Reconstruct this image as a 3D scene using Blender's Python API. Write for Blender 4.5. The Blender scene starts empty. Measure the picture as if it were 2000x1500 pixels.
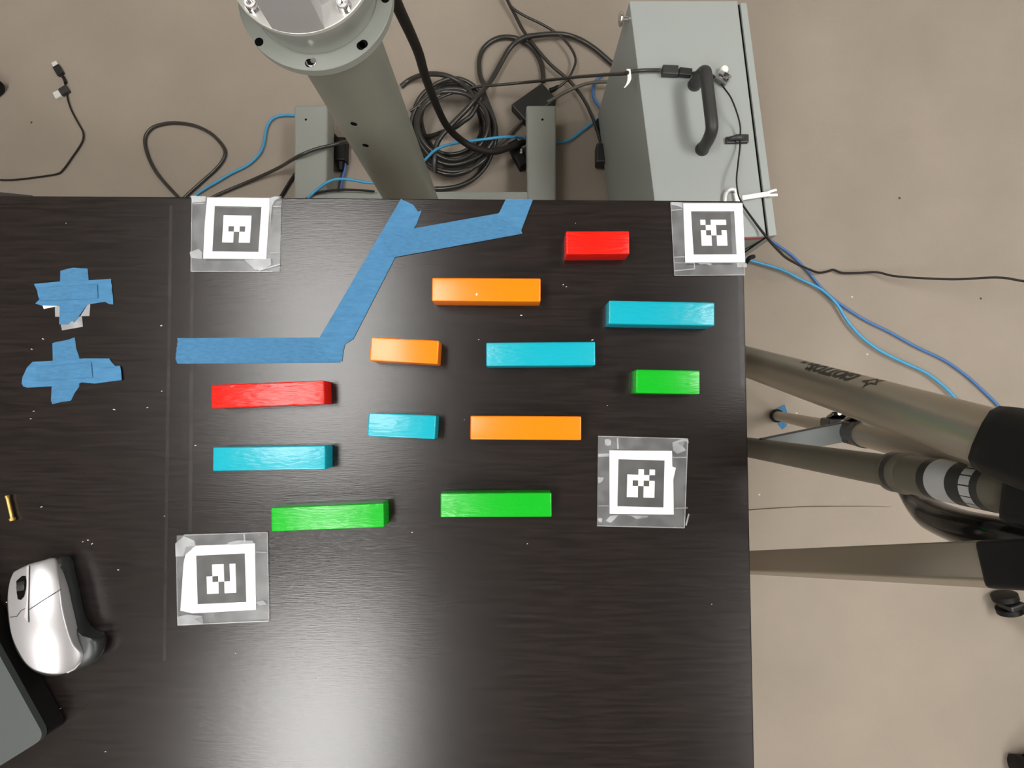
import bpy, bmesh, math, random
from mathutils import Vector, Matrix, Euler
random.seed(7)
PI = math.pi
scn = bpy.context.scene
COL = scn.collection

# ---------------------------------------------------------------- camera
F = 1100.0
CAM_Z = 1.29
TZ = 0.74                       # tabletop height
cam_d = bpy.data.cameras.new('camera')
cam = bpy.data.objects.new('camera', cam_d); COL.objects.link(cam)
cam_d.sensor_fit = 'HORIZONTAL'; cam_d.sensor_width = 36.0; cam_d.lens = 36.0*F/2000.0
cam_d.clip_start = 0.02
cam.location = (0, 0, CAM_Z)
cam.rotation_euler = Euler((math.atan(60/F), math.atan(5/F), 0))
scn.camera = cam
R = cam.rotation_euler.to_matrix()

# ---------------------------------------------------------------- world, lights, exposure
w = bpy.data.worlds.new('world'); scn.world = w; w.use_nodes = True
w.node_tree.nodes['Background'].inputs[0].default_value = (0.75, 0.78, 0.8, 1)
w.node_tree.nodes['Background'].inputs[1].default_value = 0.3
LAMP_STRENGTH = 11.3
LAMPS = [(-0.85, 0.32, 0.60, 1.18), (-0.85, -1.42, 0.60, 1.18), (1.55, 0.32, 0.60, 1.18), (1.55, -1.42, 0.60, 1.18)]
LAMP_LEVEL = [0.74, 1.05, 1.08, 0.58]      # levels invented to balance desk glow and carpet; rear left dimmed for unmodelled obstruction
scn.view_settings.view_transform = 'Standard'
scn.view_settings.look = 'None'
scn.view_settings.exposure = 0.69
scn.view_settings.gamma = 1.0
scn.view_settings.use_curve_mapping = False

# ---------------------------------------------------------------- helpers
def P(px, py, z):
    """world point on height z seen at photograph pixel (px, py) of the 2000x1500 frame"""
    d = R @ Vector(((px-1000)/F, (750-py)/F, -1.0))
    t = (z-CAM_Z)/d.z
    return Vector((0, 0, CAM_Z)) + d*t
def PL(pts, z): return [P(x, y, z) for x, y in pts]
def S(pts, sc, ox, oy): return [(ox+x/sc, oy+y/sc) for x, y in pts]

def srgb(r, g, b):
    f = lambda c: (c/255/12.92) if c <= 10 else ((c/255+0.055)/1.055)**2.4
    return (f(r), f(g), f(b), 1)

def mat(name, col, rough=0.5, metal=0.0, bump=0.0, bscale=200.0, var=0.0, vscale=20.0, stretch=(1, 1, 1), spec=0.5, coat=0.0, trans=0.0, alpha=1.0):
    m = bpy.data.materials.new(name); m.use_nodes = True
    nt = m.node_tree; b = nt.nodes['Principled BSDF']
    b.inputs['Base Color'].default_value = col
    b.inputs['Roughness'].default_value = rough
    b.inputs['Metallic'].default_value = metal
    b.inputs['Specular IOR Level'].default_value = spec
    b.inputs['Coat Weight'].default_value = coat
    b.inputs['Transmission Weight'].default_value = trans
    b.inputs['Alpha'].default_value = alpha
    tc = nt.nodes.new('ShaderNodeTexCoord'); mp = nt.nodes.new('ShaderNodeMapping')
    mp.inputs['Scale'].default_value = stretch
    nt.links.new(tc.outputs['Object'], mp.inputs['Vector'])
    if var > 0:
        n = nt.nodes.new('ShaderNodeTexNoise'); n.inputs['Scale'].default_value = vscale; n.inputs['Detail'].default_value = 4
        nt.links.new(mp.outputs[0], n.inputs['Vector'])
        mr = nt.nodes.new('ShaderNodeMapRange'); mr.inputs['From Min'].default_value = 0.3; mr.inputs['From Max'].default_value = 0.7
        mr.inputs['To Min'].default_value = 1-var; mr.inputs['To Max'].default_value = 1+var
        nt.links.new(n.outputs[0], mr.inputs['Value'])
        mx = nt.nodes.new('ShaderNodeVectorMath'); mx.operation = 'SCALE'
        mx.inputs[0].default_value = col[:3]
        nt.links.new(mr.outputs[0], mx.inputs['Scale'])
        nt.links.new(mx.outputs[0], b.inputs['Base Color'])
    if bump > 0:
        n2 = nt.nodes.new('ShaderNodeTexNoise'); n2.inputs['Scale'].default_value = bscale; n2.inputs['Detail'].default_value = 3
        nt.links.new(mp.outputs[0], n2.inputs['Vector'])
        bp = nt.nodes.new('ShaderNodeBump'); bp.inputs['Strength'].default_value = bump; bp.inputs['Distance'].default_value = 0.001
        nt.links.new(n2.outputs[0], bp.inputs['Height']); nt.links.new(bp.outputs[0], b.inputs['Normal'])
    return m

M = {}
M['carpet'] = mat('carpet', srgb(157, 146, 134), 1.0, bump=0.8, bscale=900, var=0.06, vscale=5, spec=0.05)
M['seam'] = mat('seam', srgb(95, 85, 72), 1.0, spec=0.05)
M['ceiling'] = mat('ceiling', srgb(215, 215, 210), 0.95, bump=0.2, bscale=60)
M['wall'] = mat('wall', srgb(200, 196, 188), 0.9, bump=0.1, bscale=80)
M['veneer'] = mat('veneer', srgb(27, 21, 20), 0.225, bump=0.11, bscale=90, var=0.5, vscale=26, stretch=(1, 14, 1), spec=0.5)
M['edge'] = mat('edge', srgb(46, 38, 36), 0.45)
M['legm'] = mat('desk_leg', srgb(38, 34, 33), 0.5)
M['grey'] = mat('grey_paint', srgb(143, 146, 140), 0.42, bump=0.06, bscale=900, var=0.03, vscale=5)
M['greyd'] = mat('grey_paint_pedestal', srgb(126, 127, 117), 0.38, bump=0.05, bscale=900, var=0.02, vscale=4)
M['box'] = mat('grey_powder_coat', srgb(155, 160, 157), 0.5, bump=0.08, bscale=900, var=0.015, vscale=4)
M['alu'] = mat('brushed_aluminium', srgb(196, 193, 194), 0.42, metal=0.4, bump=0.05, bscale=300, stretch=(1, 1, 0.1))
M['lug'] = mat('machined_aluminium', srgb(222, 222, 218), 0.45, metal=0.5)
M['chrome'] = mat('chrome', srgb(225, 225, 225), 0.12, metal=1.0)
M['rubber'] = mat('black_rubber', srgb(13, 11, 11), 0.5, spec=0.3)
M['cable'] = mat('black_cable', srgb(45, 43, 39), 0.33, spec=0.6)
M['cable_d'] = mat('matte_black_cable', srgb(30, 25, 23), 0.6, spec=0.3)
M['cable_g'] = mat('grey_cable', srgb(92, 90, 82), 0.4)
M['blue'] = mat('light_blue_cable', srgb(62, 150, 196), 0.4)
M['blue2'] = mat('blue_cable', srgb(62, 110, 170), 0.4)
M['blackp'] = mat('black_plastic', srgb(36, 35, 34), 0.42)
M['glossb'] = mat('glossy_black_plastic', srgb(16, 15, 15), 0.16, spec=0.6)
M['handle'] = mat('black_nylon', srgb(50, 50, 49), 0.45, bump=0.1, bscale=500)
M['dark'] = mat('dark_hole', srgb(14, 14, 13), 0.9, spec=0.05)
M['white'] = mat('white_plastic', srgb(235, 235, 230), 0.4)
M['zinc'] = mat('bright_zinc', srgb(235, 235, 232), 0.35, metal=0.3)
M['paper'] = mat('white_paper', srgb(245, 245, 243), 0.7, spec=0.2)
M['ink'] = mat('black_ink', srgb(44, 42, 40), 0.6, spec=0.3)
M['tape'] = mat('blue_painters_tape', srgb(62, 114, 152), 0.7, bump=1.0, bscale=200, var=0.13, vscale=150, stretch=(1, 2.6, 1), spec=0.3)
M['tape2'] = mat('blue_painters_tape_crepe', srgb(64, 117, 156), 0.7, bump=1.0, bscale=180, var=0.14, vscale=130, stretch=(0.5, 1.6, 1), spec=0.3)
M['red'] = mat('red_paint', srgb(222, 20, 4), 0.25, bump=0.9, bscale=75, stretch=(1, 6, 1), spec=0.5)
M['orange'] = mat('orange_paint', srgb(246, 126, 0), 0.24, bump=0.05, bscale=60, stretch=(1, 6, 1), spec=0.5)
M['cyan'] = mat('cyan_paint', srgb(0, 160, 180), 0.25, bump=0.5, bscale=90, stretch=(1, 3, 1), spec=0.5)
M['green'] = mat('green_paint', srgb(0, 168, 26), 0.25, bump=0.5, bscale=85, stretch=(1, 5, 1), spec=0.5)
M['silver'] = mat('silver_plastic', srgb(172, 170, 172), 0.32, metal=0.6)
M['silver2'] = mat('silver_strip', srgb(200, 194, 196), 0.3, metal=0.4)
M['mside'] = mat('dark_grey_plastic', srgb(44, 47, 47), 0.38)
M['laptop'] = mat('dark_grey_aluminium', srgb(62, 67, 66), 0.55, bump=0.05, bscale=900)
M['tripod'] = mat('bronze_grey_anodised', srgb(168, 159, 143), 0.36, metal=0.8, bump=0.02, bscale=400)
M['tripod2'] = mat('column_anodised', srgb(102, 98, 86), 0.45, metal=0.5)
M['strut'] = mat('grey_strut', srgb(120, 124, 124), 0.4, metal=0.3)
M['label'] = mat('silver_label', srgb(168, 168, 168), 0.4, metal=0.3, bump=0.2, bscale=500)
M['brass'] = mat('brass', srgb(196, 160, 92), 0.35, metal=0.8)
M['mark'] = mat('printed_grey', srgb(52, 48, 42), 0.6)
M['redline'] = mat('red_line', srgb(165, 70, 80), 0.5)
M['clear'] = mat('clear_plastic', (0.9, 0.92, 0.92, 1), 0.08, trans=0.85)
M['dust'] = mat('dust', srgb(215, 210, 200), 0.8)

def film_mat(name, a, rough, tone=0.8):
    m = bpy.data.materials.new(name); m.use_nodes = True; nt = m.node_tree
    for n in list(nt.nodes): nt.nodes.remove(n)
    out = nt.nodes.new('ShaderNodeOutputMaterial'); mx = nt.nodes.new('ShaderNodeMixShader')
    tr = nt.nodes.new('ShaderNodeBsdfTransparent'); pb = nt.nodes.new('ShaderNodeBsdfPrincipled')
    pb.inputs['Base Color'].default_value = (tone, tone*1.02, tone*1.05, 1); pb.inputs['Roughness'].default_value = rough
    tc = nt.nodes.new('ShaderNodeTexCoord'); n = nt.nodes.new('ShaderNodeTexNoise'); n.inputs['Scale'].default_value = 60
    n.inputs['Detail'].default_value = 2
    mr = nt.nodes.new('ShaderNodeMapRange'); mr.inputs['From Min'].default_value = 0.4; mr.inputs['From Max'].default_value = 0.66
    mr.inputs['To Min'].default_value = a*0.82; mr.inputs['To Max'].default_value = a*1.35
    nt.links.new(tc.outputs['Object'], n.inputs['Vector']); nt.links.new(n.outputs[0], mr.inputs['Value'])
    nt.links.new(mr.outputs[0], mx.inputs['Fac'])
    nt.links.new(tr.outputs[0], mx.inputs[1]); nt.links.new(pb.outputs[0], mx.inputs[2]); nt.links.new(mx.outputs[0], out.inputs[0])
    return m
M['film'] = film_mat('clear_tape', 0.045, 0.26)
M['crease'] = film_mat('clear_tape_crease', 0.22, 0.3)
M['residue'] = film_mat('tape_residue', 0.006, 0.5)

def emis(name, col, s):
    m = bpy.data.materials.new(name); m.use_nodes = True
    b = m.node_tree.nodes['Principled BSDF']; b.inputs['Base Color'].default_value = (0.8, 0.8, 0.8, 1)
    b.inputs['Emission Color'].default_value = col; b.inputs['Emission Strength'].default_value = s
    return m
M_LAMP = [emis('lamp_diffuser', (1.0, 0.985, 0.955, 1), LAMP_STRENGTH*a) for a in LAMP_LEVEL]

def empty(name, loc, label, cat, group=None):
    o = bpy.data.objects.new(name, None); COL.objects.link(o); o.location = loc; o.empty_display_size = 0.02
    o['label'] = label; o['category'] = cat
    if group: o['group'] = group
    return o

def wloc(o):
    v = Vector((0, 0, 0))
    while o is not None: v = v+o.location; o = o.parent
    return v

def mk(name, bm, m, parent=None, label=None, cat=None, group=None, kind=None, smooth=None):
    """bmesh in world coordinates -> one mesh object"""
    bmesh.ops.recalc_face_normals(bm, faces=bm.faces)
    me = bpy.data.meshes.new(name)
    if parent is not None: off = wloc(parent)
    else:
        xs = [v.co for v in bm.verts]
        off = Vector(((min(v.x for v in xs)+max(v.x for v in xs))/2, (min(v.y for v in xs)+max(v.y for v in xs))/2, min(v.z for v in xs)))
    bmesh.ops.translate(bm, verts=bm.verts, vec=-off)
    if smooth:
        for f in bm.faces: f.smooth = True
        for e in bm.edges:
            if len(e.link_faces) == 2 and e.calc_face_angle(0) > math.radians(smooth): e.smooth = False
    bm.to_mesh(me); bm.free(); me.materials.append(m)
    o = bpy.data.objects.new(name, me); COL.objects.link(o)
    if parent is not None: o.parent = parent
    else: o.location = off
    if label: o['label'] = label
    if cat: o['category'] = cat
    if group: o['group'] = group
    if kind: o['kind'] = kind
    return o

def prism(pts, z0, z1, bm=None, bev=0.0, seg=2):
    bm2 = bmesh.new()
    lo = [bm2.verts.new((p[0], p[1], z0)) for p in pts]; hi = [bm2.verts.new((p[0], p[1], z1)) for p in pts]
    bm2.faces.new(hi); bm2.faces.new(lo[::-1]); n = len(pts)
    for i in range(n): bm2.faces.new((lo[i], lo[(i+1) % n], hi[(i+1) % n], hi[i]))
    if bev > 0: bmesh.ops.bevel(bm2, geom=list(bm2.edges), offset=bev, segments=seg, affect='EDGES', profile=0.6)
    elif n > 4: bmesh.ops.triangulate(bm2, faces=[f for f in bm2.faces if len(f.verts) > 4])
    return merge(bm, bm2)

def merge(bm, bm2):
    if bm is None: return bm2
    vm = {v: bm.verts.new(v.co) for v in bm2.verts}
    for f in bm2.faces:
        try: bm.faces.new([vm[v] for v in f.verts])
        except ValueError: pass
    bm2.free(); return bm

def frame(d):
    d = d.normalized(); a = Vector((0, 0, 1)) if abs(d.z) < 0.9 else Vector((-1, 0, 0))
    u = (a-d*a.dot(d)).normalized(); return u, d.cross(u)

def tube(pts, r, n=10, bm=None, caps=True, rr=None):
    bm2 = bmesh.new(); rings = []; u = None
    for i, p in enumerate(pts):
        t = (pts[min(i+1, len(pts)-1)]-pts[max(i-1, 0)])
        if t.length < 1e-9: t = Vector((0, 0, 1))
        t.normalize()
        if u is None: u, v = frame(t)
        else:
            u = (u-t*u.dot(t)).normalized(); v = t.cross(u)
        q = rr[i] if rr else r
        rings.append([bm2.verts.new(p+(u*math.cos(a)+v*math.sin(a))*q) for a in [2*PI*k/n for k in range(n)]])
    for i in range(len(rings)-1):
        for k in range(n): bm2.faces.new((rings[i][k], rings[i][(k+1) % n], rings[i+1][(k+1) % n], rings[i+1][k]))
    if caps: bm2.faces.new(rings[0][::-1]); bm2.faces.new(rings[-1])
    return merge(bm, bm2)

def smooth_path(pts, sub=6):
    pts = [Vector(p) for p in pts]; out = []
    for i in range(len(pts)-1):
        p0 = pts[max(i-1, 0)]; p1 = pts[i]; p2 = pts[i+1]; p3 = pts[min(i+2, len(pts)-1)]
        for k in range(sub):
            t = k/sub
            out.append(0.5*((2*p1)+(-p0+p2)*t+(2*p0-5*p1+4*p2-p3)*t*t+(-p0+3*p1-3*p2+p3)*t*t*t))
    out.append(pts[-1]); return out

def cyl(a, b, r0, r1=None, n=24, bm=None): return tube([a, b], r0, n, bm, rr=[r0, r1 if r1 is not None else r0])

def lathe(cx, cy, prof, n=64, bm=None):
    bm2 = bmesh.new(); rings = [[bm2.verts.new((cx+r*math.cos(2*PI*k/n), cy+r*math.sin(2*PI*k/n), z)) for k in range(n)] for r, z in prof]
    for i in range(len(rings)-1):
        for k in range(n): bm2.faces.new((rings[i][k], rings[i][(k+1) % n], rings[i+1][(k+1) % n], rings[i+1][k]))
    bm2.faces.new(rings[0][::-1]); bm2.faces.new(rings[-1])
    return merge(bm, bm2)

def obox(c, ax, ay, az, sx, sy, sz, bev=0.0, bm=None, seg=2):
    """oriented box, centre c, unit axes, full sizes"""
    bm2 = bmesh.new(); vs = {}
    for i in (-1, 1):
        for j in (-1, 1):
            for k in (-1, 1): vs[i, j, k] = bm2.verts.new(c+ax*(i*sx/2)+ay*(j*sy/2)+az*(k*sz/2))
    for f in (((-1,-1,-1),(-1,1,-1),(1,1,-1),(1,-1,-1)), ((-1,-1,1),(1,-1,1),(1,1,1),(-1,1,1)), ((-1,-1,-1),(1,-1,-1),(1,-1,1),(-1,-1,1)),
              ((-1,1,-1),(-1,1,1),(1,1,1),(1,1,-1)), ((-1,-1,-1),(-1,-1,1),(-1,1,1),(-1,1,-1)), ((1,-1,-1),(1,1,-1),(1,1,1),(1,-1,1))):
        bm2.faces.new([vs[q] for q in f])
    if bev > 0: bmesh.ops.bevel(bm2, geom=list(bm2.edges), offset=bev, segments=seg, affect='EDGES', profile=0.6)
    return merge(bm, bm2)
X, Y, Z = Vector((1, 0, 0)), Vector((0, 1, 0)), Vector((0, 0, 1))

# ================================================================ the setting
RX0, RX1, RY0, RY1, RH = -2.6, 3.2, -3.0, 2.6, 2.7
fl = mk('floor', prism([(RX0, RY0), (RX1, RY0), (RX1, RY1), (RX0, RY1)], -0.05, 0), M['carpet'], kind='structure', label='taupe low-pile carpet floor around and under the desk')
mk('ceiling', prism([(RX0, RY0), (RX1, RY0), (RX1, RY1), (RX0, RY1)], RH, RH+0.05), M['ceiling'], kind='structure', label='white ceiling above the desk')
mk('wall_left', prism([(RX0-.1, RY0), (RX0, RY0), (RX0, RY1), (RX0-.1, RY1)], 0, RH), M['wall'], kind='structure', label='plain pale wall on the left')
mk('wall_right', prism([(RX1, RY0), (RX1+.1, RY0), (RX1+.1, RY1), (RX1, RY1)], 0, RH), M['wall'], kind='structure', label='plain pale wall on the right')
mk('wall_back', prism([(RX0, RY1), (RX1, RY1), (RX1, RY1+.1), (RX0, RY1+.1)], 0, RH), M['wall'], kind='structure', label='plain pale wall behind the robot')
mk('wall_front', prism([(RX0, RY0-.1), (RX1, RY0-.1), (RX1, RY0), (RX0, RY0)], 0, RH), M['wall'], kind='structure', label='plain pale wall on the near side')
sm = smooth_path([P(x, y, 0.0008) for x, y in [(1440, 999), (1475, 995), (1560, 990), (1630, 989), (1690, 989), (1740, 990)]], 4)
mk('carpet_seam', tube(sm, 0.001, 5, rr=[0.0014-0.0012*i/len(sm) for i in range(len(sm))]), M['seam'], parent=fl, label='thin dark crease in the carpet')
lint = bmesh.new()
for x, y, r in [(61, 239, 2.4), (1757, 387, 3), (1916, 583, 2.6)]:
    p = P(x, y, 0.001)
    obox(p, X, Y, Z, 0.0025*r/2, 0.0032*r/2, 0.0015, bm=lint)
mk('lint', lint, M['seam'], parent=fl, label='dark specks on the carpet', kind='stuff')
wl = bmesh.new()
for x, y in [(1664, 580), (1694, 692), (1556, 807), (1483, 966)]: obox(P(x, y, 0.001), X, Y, Z, 0.004, 0.003, 0.001, bm=wl)
mk('lint', wl, M['dust'], parent=fl, label='pale specks on the carpet', kind='stuff')

for i, (x, y, sx, sy) in enumerate(LAMPS):
    lab = ['rear left ceiling light panel over the desk', 'near left ceiling light panel in front of the desk',
           'rear right ceiling light panel over the tripod', 'near right ceiling light panel in front of the tripod'][i]
    e = empty('ceiling_light', (x, y, RH), lab, 'light', 'recessed ceiling light panels')
    bm = bmesh.new(); t = 0.03
    for c, a, b in (((x-sx/2-t/2, y), t, sy+2*t), ((x+sx/2+t/2, y), t, sy+2*t), ((x, y-sy/2-t/2), sx, t), ((x, y+sy/2+t/2), sx, t)):
        obox(Vector((c[0], c[1], RH-0.012)), X, Y, Z, a, b, 0.022, bm=bm)
    mk('frame', bm, M['white'], e)
    mk('diffuser', obox(Vector((x, y, RH-0.008)), X, Y, Z, sx, sy, 0.01), M_LAMP[i], e)

# ================================================================ desk
c_tr = P(1450.5, 392.5, TZ); c_tl = P(0, 382, TZ); c_br = P(1473.5, 1497, TZ)
ux = (c_tl-c_tr).normalized(); uy = (c_br-c_tr).normalized()
print('desk corner angle', math.degrees(math.acos(ux.dot(uy))))
WX, DY = 1.40, 0.75
k = [c_tr, c_tr+ux*WX, c_tr+ux*WX+uy*DY, c_tr+uy*DY]
desk = empty('desk', (sum(p.x for p in k)/4, sum(p.y for p in k)/4, 0), 'dark brown wood veneer desk with the coloured blocks on it', 'desk')
mk('desktop', prism([(p.x, p.y) for p in k], TZ-0.025, TZ, bev=0.0012), M['veneer'], desk)
for (a, b) in ((0.02, 0.02), (WX-0.07, 0.02), (WX-0.07, DY-0.07), (0.02, DY-0.07)):
    c = c_tr+ux*(a+0.025)+uy*(b+0.025)
    mk('leg', obox(Vector((c.x, c.y, (TZ-0.025)/2)), ux, uy, Z, 0.05, 0.05, TZ-0.025, 0.002), M['legm'], desk)
for b in (0.045, DY-0.045):
    c = c_tr+ux*(WX/2)+uy*b
    mk('apron', obox(Vector((c.x, c.y, TZ-0.055)), ux, uy, Z, WX-0.15, 0.02, 0.058), M['legm'], desk)
# black cross rail at the far left, just peeping out behind the desk
rl = [P(-60, 372, 0.60), P(2, 375.5, 0.60), P(62, 381.5, 0.60), P(62, 395, 0.60), P(-60, 395, 0.60)]
mk('modesty_rail', prism([(p.x, p.y) for p in rl], 0.585, 0.60), M['legm'], desk, label='black sliver of rail behind the desk edge')

# ================================================================ fiducial cards
def quad_uv(q, u, v):
    a = q[0].lerp(q[1], u); b = q[3].lerp(q[2], u); return a.lerp(b, v)
def card(paper, black, rows, film, label, dz, creases, folds):
    z = TZ+0.0003
    pp = PL(paper, z); c = sum(pp, Vector())/len(pp)
    e = empty('marker_card', (c.x, c.y, TZ), label, 'marker card', 'square black and white marker cards taped to the desk')
    mk('paper', prism([(p.x, p.y) for p in pp], z, z+0.0002), M['paper'], e)
    zb = z+0.0003
    q = PL(black, zb)
    m0, m1 = 0.2, 0.8
    # black square with the white cells left open
    bm = bmesh.new(); g = [0, ]+[m0+(m1-m0)*i/5 for i in range(6)]+[1]
    vs = [[bm.verts.new(quad_uv(q, g[i], g[j])) for i in range(8)] for j in range(8)]
    for j in range(7):
        for i in range(7):
            wht = 1 <= i <= 5 and 1 <= j <= 5 and rows[j-1][i-1] == 'W'
            if not wht: bm.faces.new((vs[j][i], vs[j][i+1], vs[j+1][i+1], vs[j+1][i]))
    r = bmesh.ops.extrude_face_region(bm, geom=list(bm.faces))
    bmesh.ops.translate(bm, verts=[v for v in r['geom'] if isinstance(v, bmesh.types.BMVert)], vec=(0, 0, -0.0001))
    mk('printed_square', bm, M['ink'], e, label='black printed square with a white cell pattern')
    # clear tape laid over
    f = PL(film, z+0.0012); inner = f
    def strip(u0, v0, u1, v1, zz):
        s = [quad_uv(f, u0, v0), quad_uv(f, u1, v0), quad_uv(f, u1, v1), quad_uv(f, u0, v1)]
        mk('clear_tape_strip', prism([(p.x, p.y) for p in s], zz, zz+0.00008), M['film'], e)
    strip(0, 0, 1, .5, z+0.0010); strip(0, .5, 1, 1, z+0.0010)
    strip(0, 0, .17, 1, z+0.0013) ; strip(.83, 0, 1, 1, z+0.0013)
    strip(.17, 0, .83, .14, z+0.0013); strip(.17, .86, .83, 1, z+0.0013)
    for (x0, y0, x1, y1, wd) in creases:
        a = P(x0, y0, z+0.0016); b = P(x1, y1, z+0.0016); d = (b-a).normalized()
        mk('tape_crease', obox((a+b)/2, d, d.cross(Z), Z, (b-a).length, wd*0.0005, 0.0003), M['crease'], e)
    for fl_ in folds: mk('tape_fold', prism([(P(x, y, z).x, P(x, y, z).y) for x, y in fl_], z+0.0015, z+0.0017), M['crease'], e, label='whitish fold or bubble in the clear tape')
    return e

TL = lambda pts: S(pts, 4.055, 340, 370)
card([(405, 386), (528, 387), (524, 440), (520, 506), (397, 505), (400, 440)], [(419.4, 402), (510.7, 404), (504.7, 492), (414.7, 491)],
     ['WWWWW', 'WWWWW', 'WBWBW', 'WWBWW', 'WWBWW'], [(374.5, 384), (550, 386.5), (546, 530.5), (373, 530.5)],
     'taped marker card at the far desk edge beside the grey pedestal', 0,
     [(374, 530, 532, 530.5, 1.6), (375, 384, 373, 530, 1.2), (533, 403, 549, 403.5, 2), (527, 494, 544, 494, 2), (505, 528, 547, 516, 2.5), (377, 398, 400, 397, 1.5)],
     [TL([(130, 500), (200, 475), (230, 500), (228, 555), (140, 545)]), TL([(760, 75), (800, 60), (860, 60), (800, 95), (780, 140), (765, 300)]),
      TL([(725, 555), (770, 545), (775, 600), (700, 640), (650, 640), (560, 560)]), TL([(140, 55), (260, 60), (255, 100), (150, 112)])])
TR = lambda pts: S(pts, 8.335, 1290, 380)
card([(1334.4, 397.2), (1450, 397.2), (1455.3, 512.6), (1338.6, 512.6)], [(1349.6, 412.4), (1434, 412.4), (1438.8, 496.6), (1354.8, 497)],
     ['WBWWW', 'BWWBB', 'WBWBW', 'WWBWW', 'WWBWW'], [(1309.8, 394.6), (1449.5, 395.5), (1455.5, 537), (1317.6, 538.4)],
     'taped marker card at the desk corner beside the grey cabinet', 0,
     [(1310, 395, 1317.6, 538, 1), (1318, 538, 1455, 537, 1.2), (1316, 502.5, 1337, 501.5, 2), (1318, 513.5, 1356, 513.8, 1.2), (1356, 514, 1356.5, 526, 2), (1318, 529, 1356, 525, 2.5), (1311, 411, 1332, 409, 2)],
     [TR([(170, 130), (350, 140), (350, 230), (260, 190), (170, 180)]), TR([(600, 1125), (780, 1120), (840, 1135), (800, 1165), (730, 1140), (640, 1145)]),
      TR([(1230, 1120), (1390, 1120), (1395, 1190), (1240, 1190)])])
BR = lambda pts: S(pts, 7.143, 1140, 840)
card([(1190.4, 879.6), (1312.5, 880.6), (1313, 911), (1319.9, 913.8), (1315, 936.6), (1316, 1005), (1190.7, 1003.5)],
     [(1207.9, 896.7), (1298, 899.5), (1295.7, 991.2), (1205.8, 988.7)], ['BBWBW', 'WWWWB', 'WBWBW', 'WWBWW', 'WWBWW'],
     [(1168, 852.6), (1344.4, 857.5), (1337.5, 1030.7), (1166, 1026.9)], 'taped marker card with a ragged torn right side by the near green blocks', 0,
     [(1168, 852, 1343, 857, 1.5), (1166, 1027, 1337, 1031, 1.8), (1168, 889.5, 1190, 888.5, 6), (1314, 893.5, 1342, 893, 2), (1318, 992.5, 1343, 992, 1.6), (1168, 988, 1189, 988, 1.6), (1343, 857, 1337, 1030, 1.5), (1206, 855, 1207, 877, 3)],
     [BR([(1230, 170), (1370, 120), (1450, 130), (1460, 180), (1400, 150), (1300, 180), (1380, 230), (1420, 280), (1300, 330), (1240, 280)]),
      BR([(300, 1260), (370, 1190), (480, 1180), (430, 1240), (370, 1290)]), BR([(290, 130), (340, 120), (380, 150), (370, 210), (320, 220), (290, 190)]),
      BR([(190, 650), (280, 660), (250, 720), (200, 740)]), BR([(560, 1185), (900, 1190), (880, 1215), (820, 1205), (740, 1240), (660, 1195)]),
      BR([(190, 1240), (220, 1215), (260, 1230), (250, 1280), (210, 1280)]), BR([(1410, 1320), (1450, 1160), (1470, 1170), (1430, 1330)])])
BL = lambda pts: S(pts, 6.817, 320, 1020)
card([(366.2, 1066.6), (497.8, 1061.4), (500.1, 1190.9), (375.7, 1197.8), (352.6, 1192.4), (358.9, 1099.2)],
     [(383, 1085.3), (478.1, 1080.9), (481, 1175.8), (386, 1180.2)], ['BWWBW', 'BWWBW', 'WBWBW', 'WWBWW', 'WWBWW'],
     [(345, 1046), (521.7, 1039.8), (524.6, 1214), (347.1, 1221)], 'taped marker card nearest the computer mouse', 0,
     [(347, 1221, 524, 1213, 1.5), (359, 1045, 521, 1040, 1.5), (522, 1040, 525, 1212, 1.2), (498, 1078, 520, 1079, 1.6), (477, 1043, 478, 1060, 3), (344, 1060, 347, 1220, 1)],
     [BL([(165, 280), (280, 180), (420, 240), (440, 310), (310, 320), (270, 450), (170, 450)]), BL([(850, 270), (1000, 235), (1200, 240), (1200, 275), (900, 300)]),
      BL([(1240, 1060), (1330, 1030), (1380, 1090), (1280, 1100)]), BL([(190, 1250), (330, 1220), (520, 1240), (420, 1280), (540, 1350), (300, 1365), (200, 1365)])])

# ================================================================ blue painter's tape
def jag(a, b, n, amp):
    out = []; d = (b[0]-a[0], b[1]-a[1]); L = math.hypot(*d); nx, ny = -d[1]/L, d[0]/L
    for i in range(1, n):
        t = i/n; o = random.uniform(-amp, amp); out.append((a[0]+d[0]*t+nx*o, a[1]+d[1]*t+ny*o))
    return out
def tape(pts, z, m='tape', name='tape_strip', th=0.00025, **kw):
    q = PL(pts, z)
    return mk(name, prism([(p.x, p.y) for p in q], z, z+th), M[m], **kw)
gp = 'blue tape strips marking a path on the desk'
A = [(346.5, 660.5), (660, 659)]+[(671, 660), (668, 690), (664, 708.5)]+[(347, 710.5)]
A += jag((347, 710.5), (343, 700), 3, .8)+[(343, 700)]+jag((343, 700), (348, 664), 9, 1.0)
tape(A, TZ+0.0002, label='long horizontal blue tape strip left of the red block', cat='tape', group=gp)
B = [(622, 663), (783.5, 388), (788, 392)]+jag((788, 392), (807, 400), 4, .6)+[(807, 400), (816.5, 413.5), (824, 411), (819, 424), (813.8, 437.5), (772, 502), (690, 662)]+[(674, 672), (671, 684), (668, 706)]+[(640, 700)]
tape(B, TZ+0.0006, 'tape2', label='long diagonal blue tape strip rising to the far desk edge', cat='tape', group=gp)
C = [(749, 459)]+[(807, 446.4), (975.8, 416.4), (1000, 412), (1017.5, 449), (1020.5, 456.4), (773, 502), (757, 504)]+jag((757, 504), (748.5, 492), 3, .8)+[(748.5, 492)]+jag((748.5, 492), (749, 459), 6, .9)
tape(C, TZ+0.0010, label='blue tape strip branching right from the diagonal strip', cat='tape', group=gp)
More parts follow.
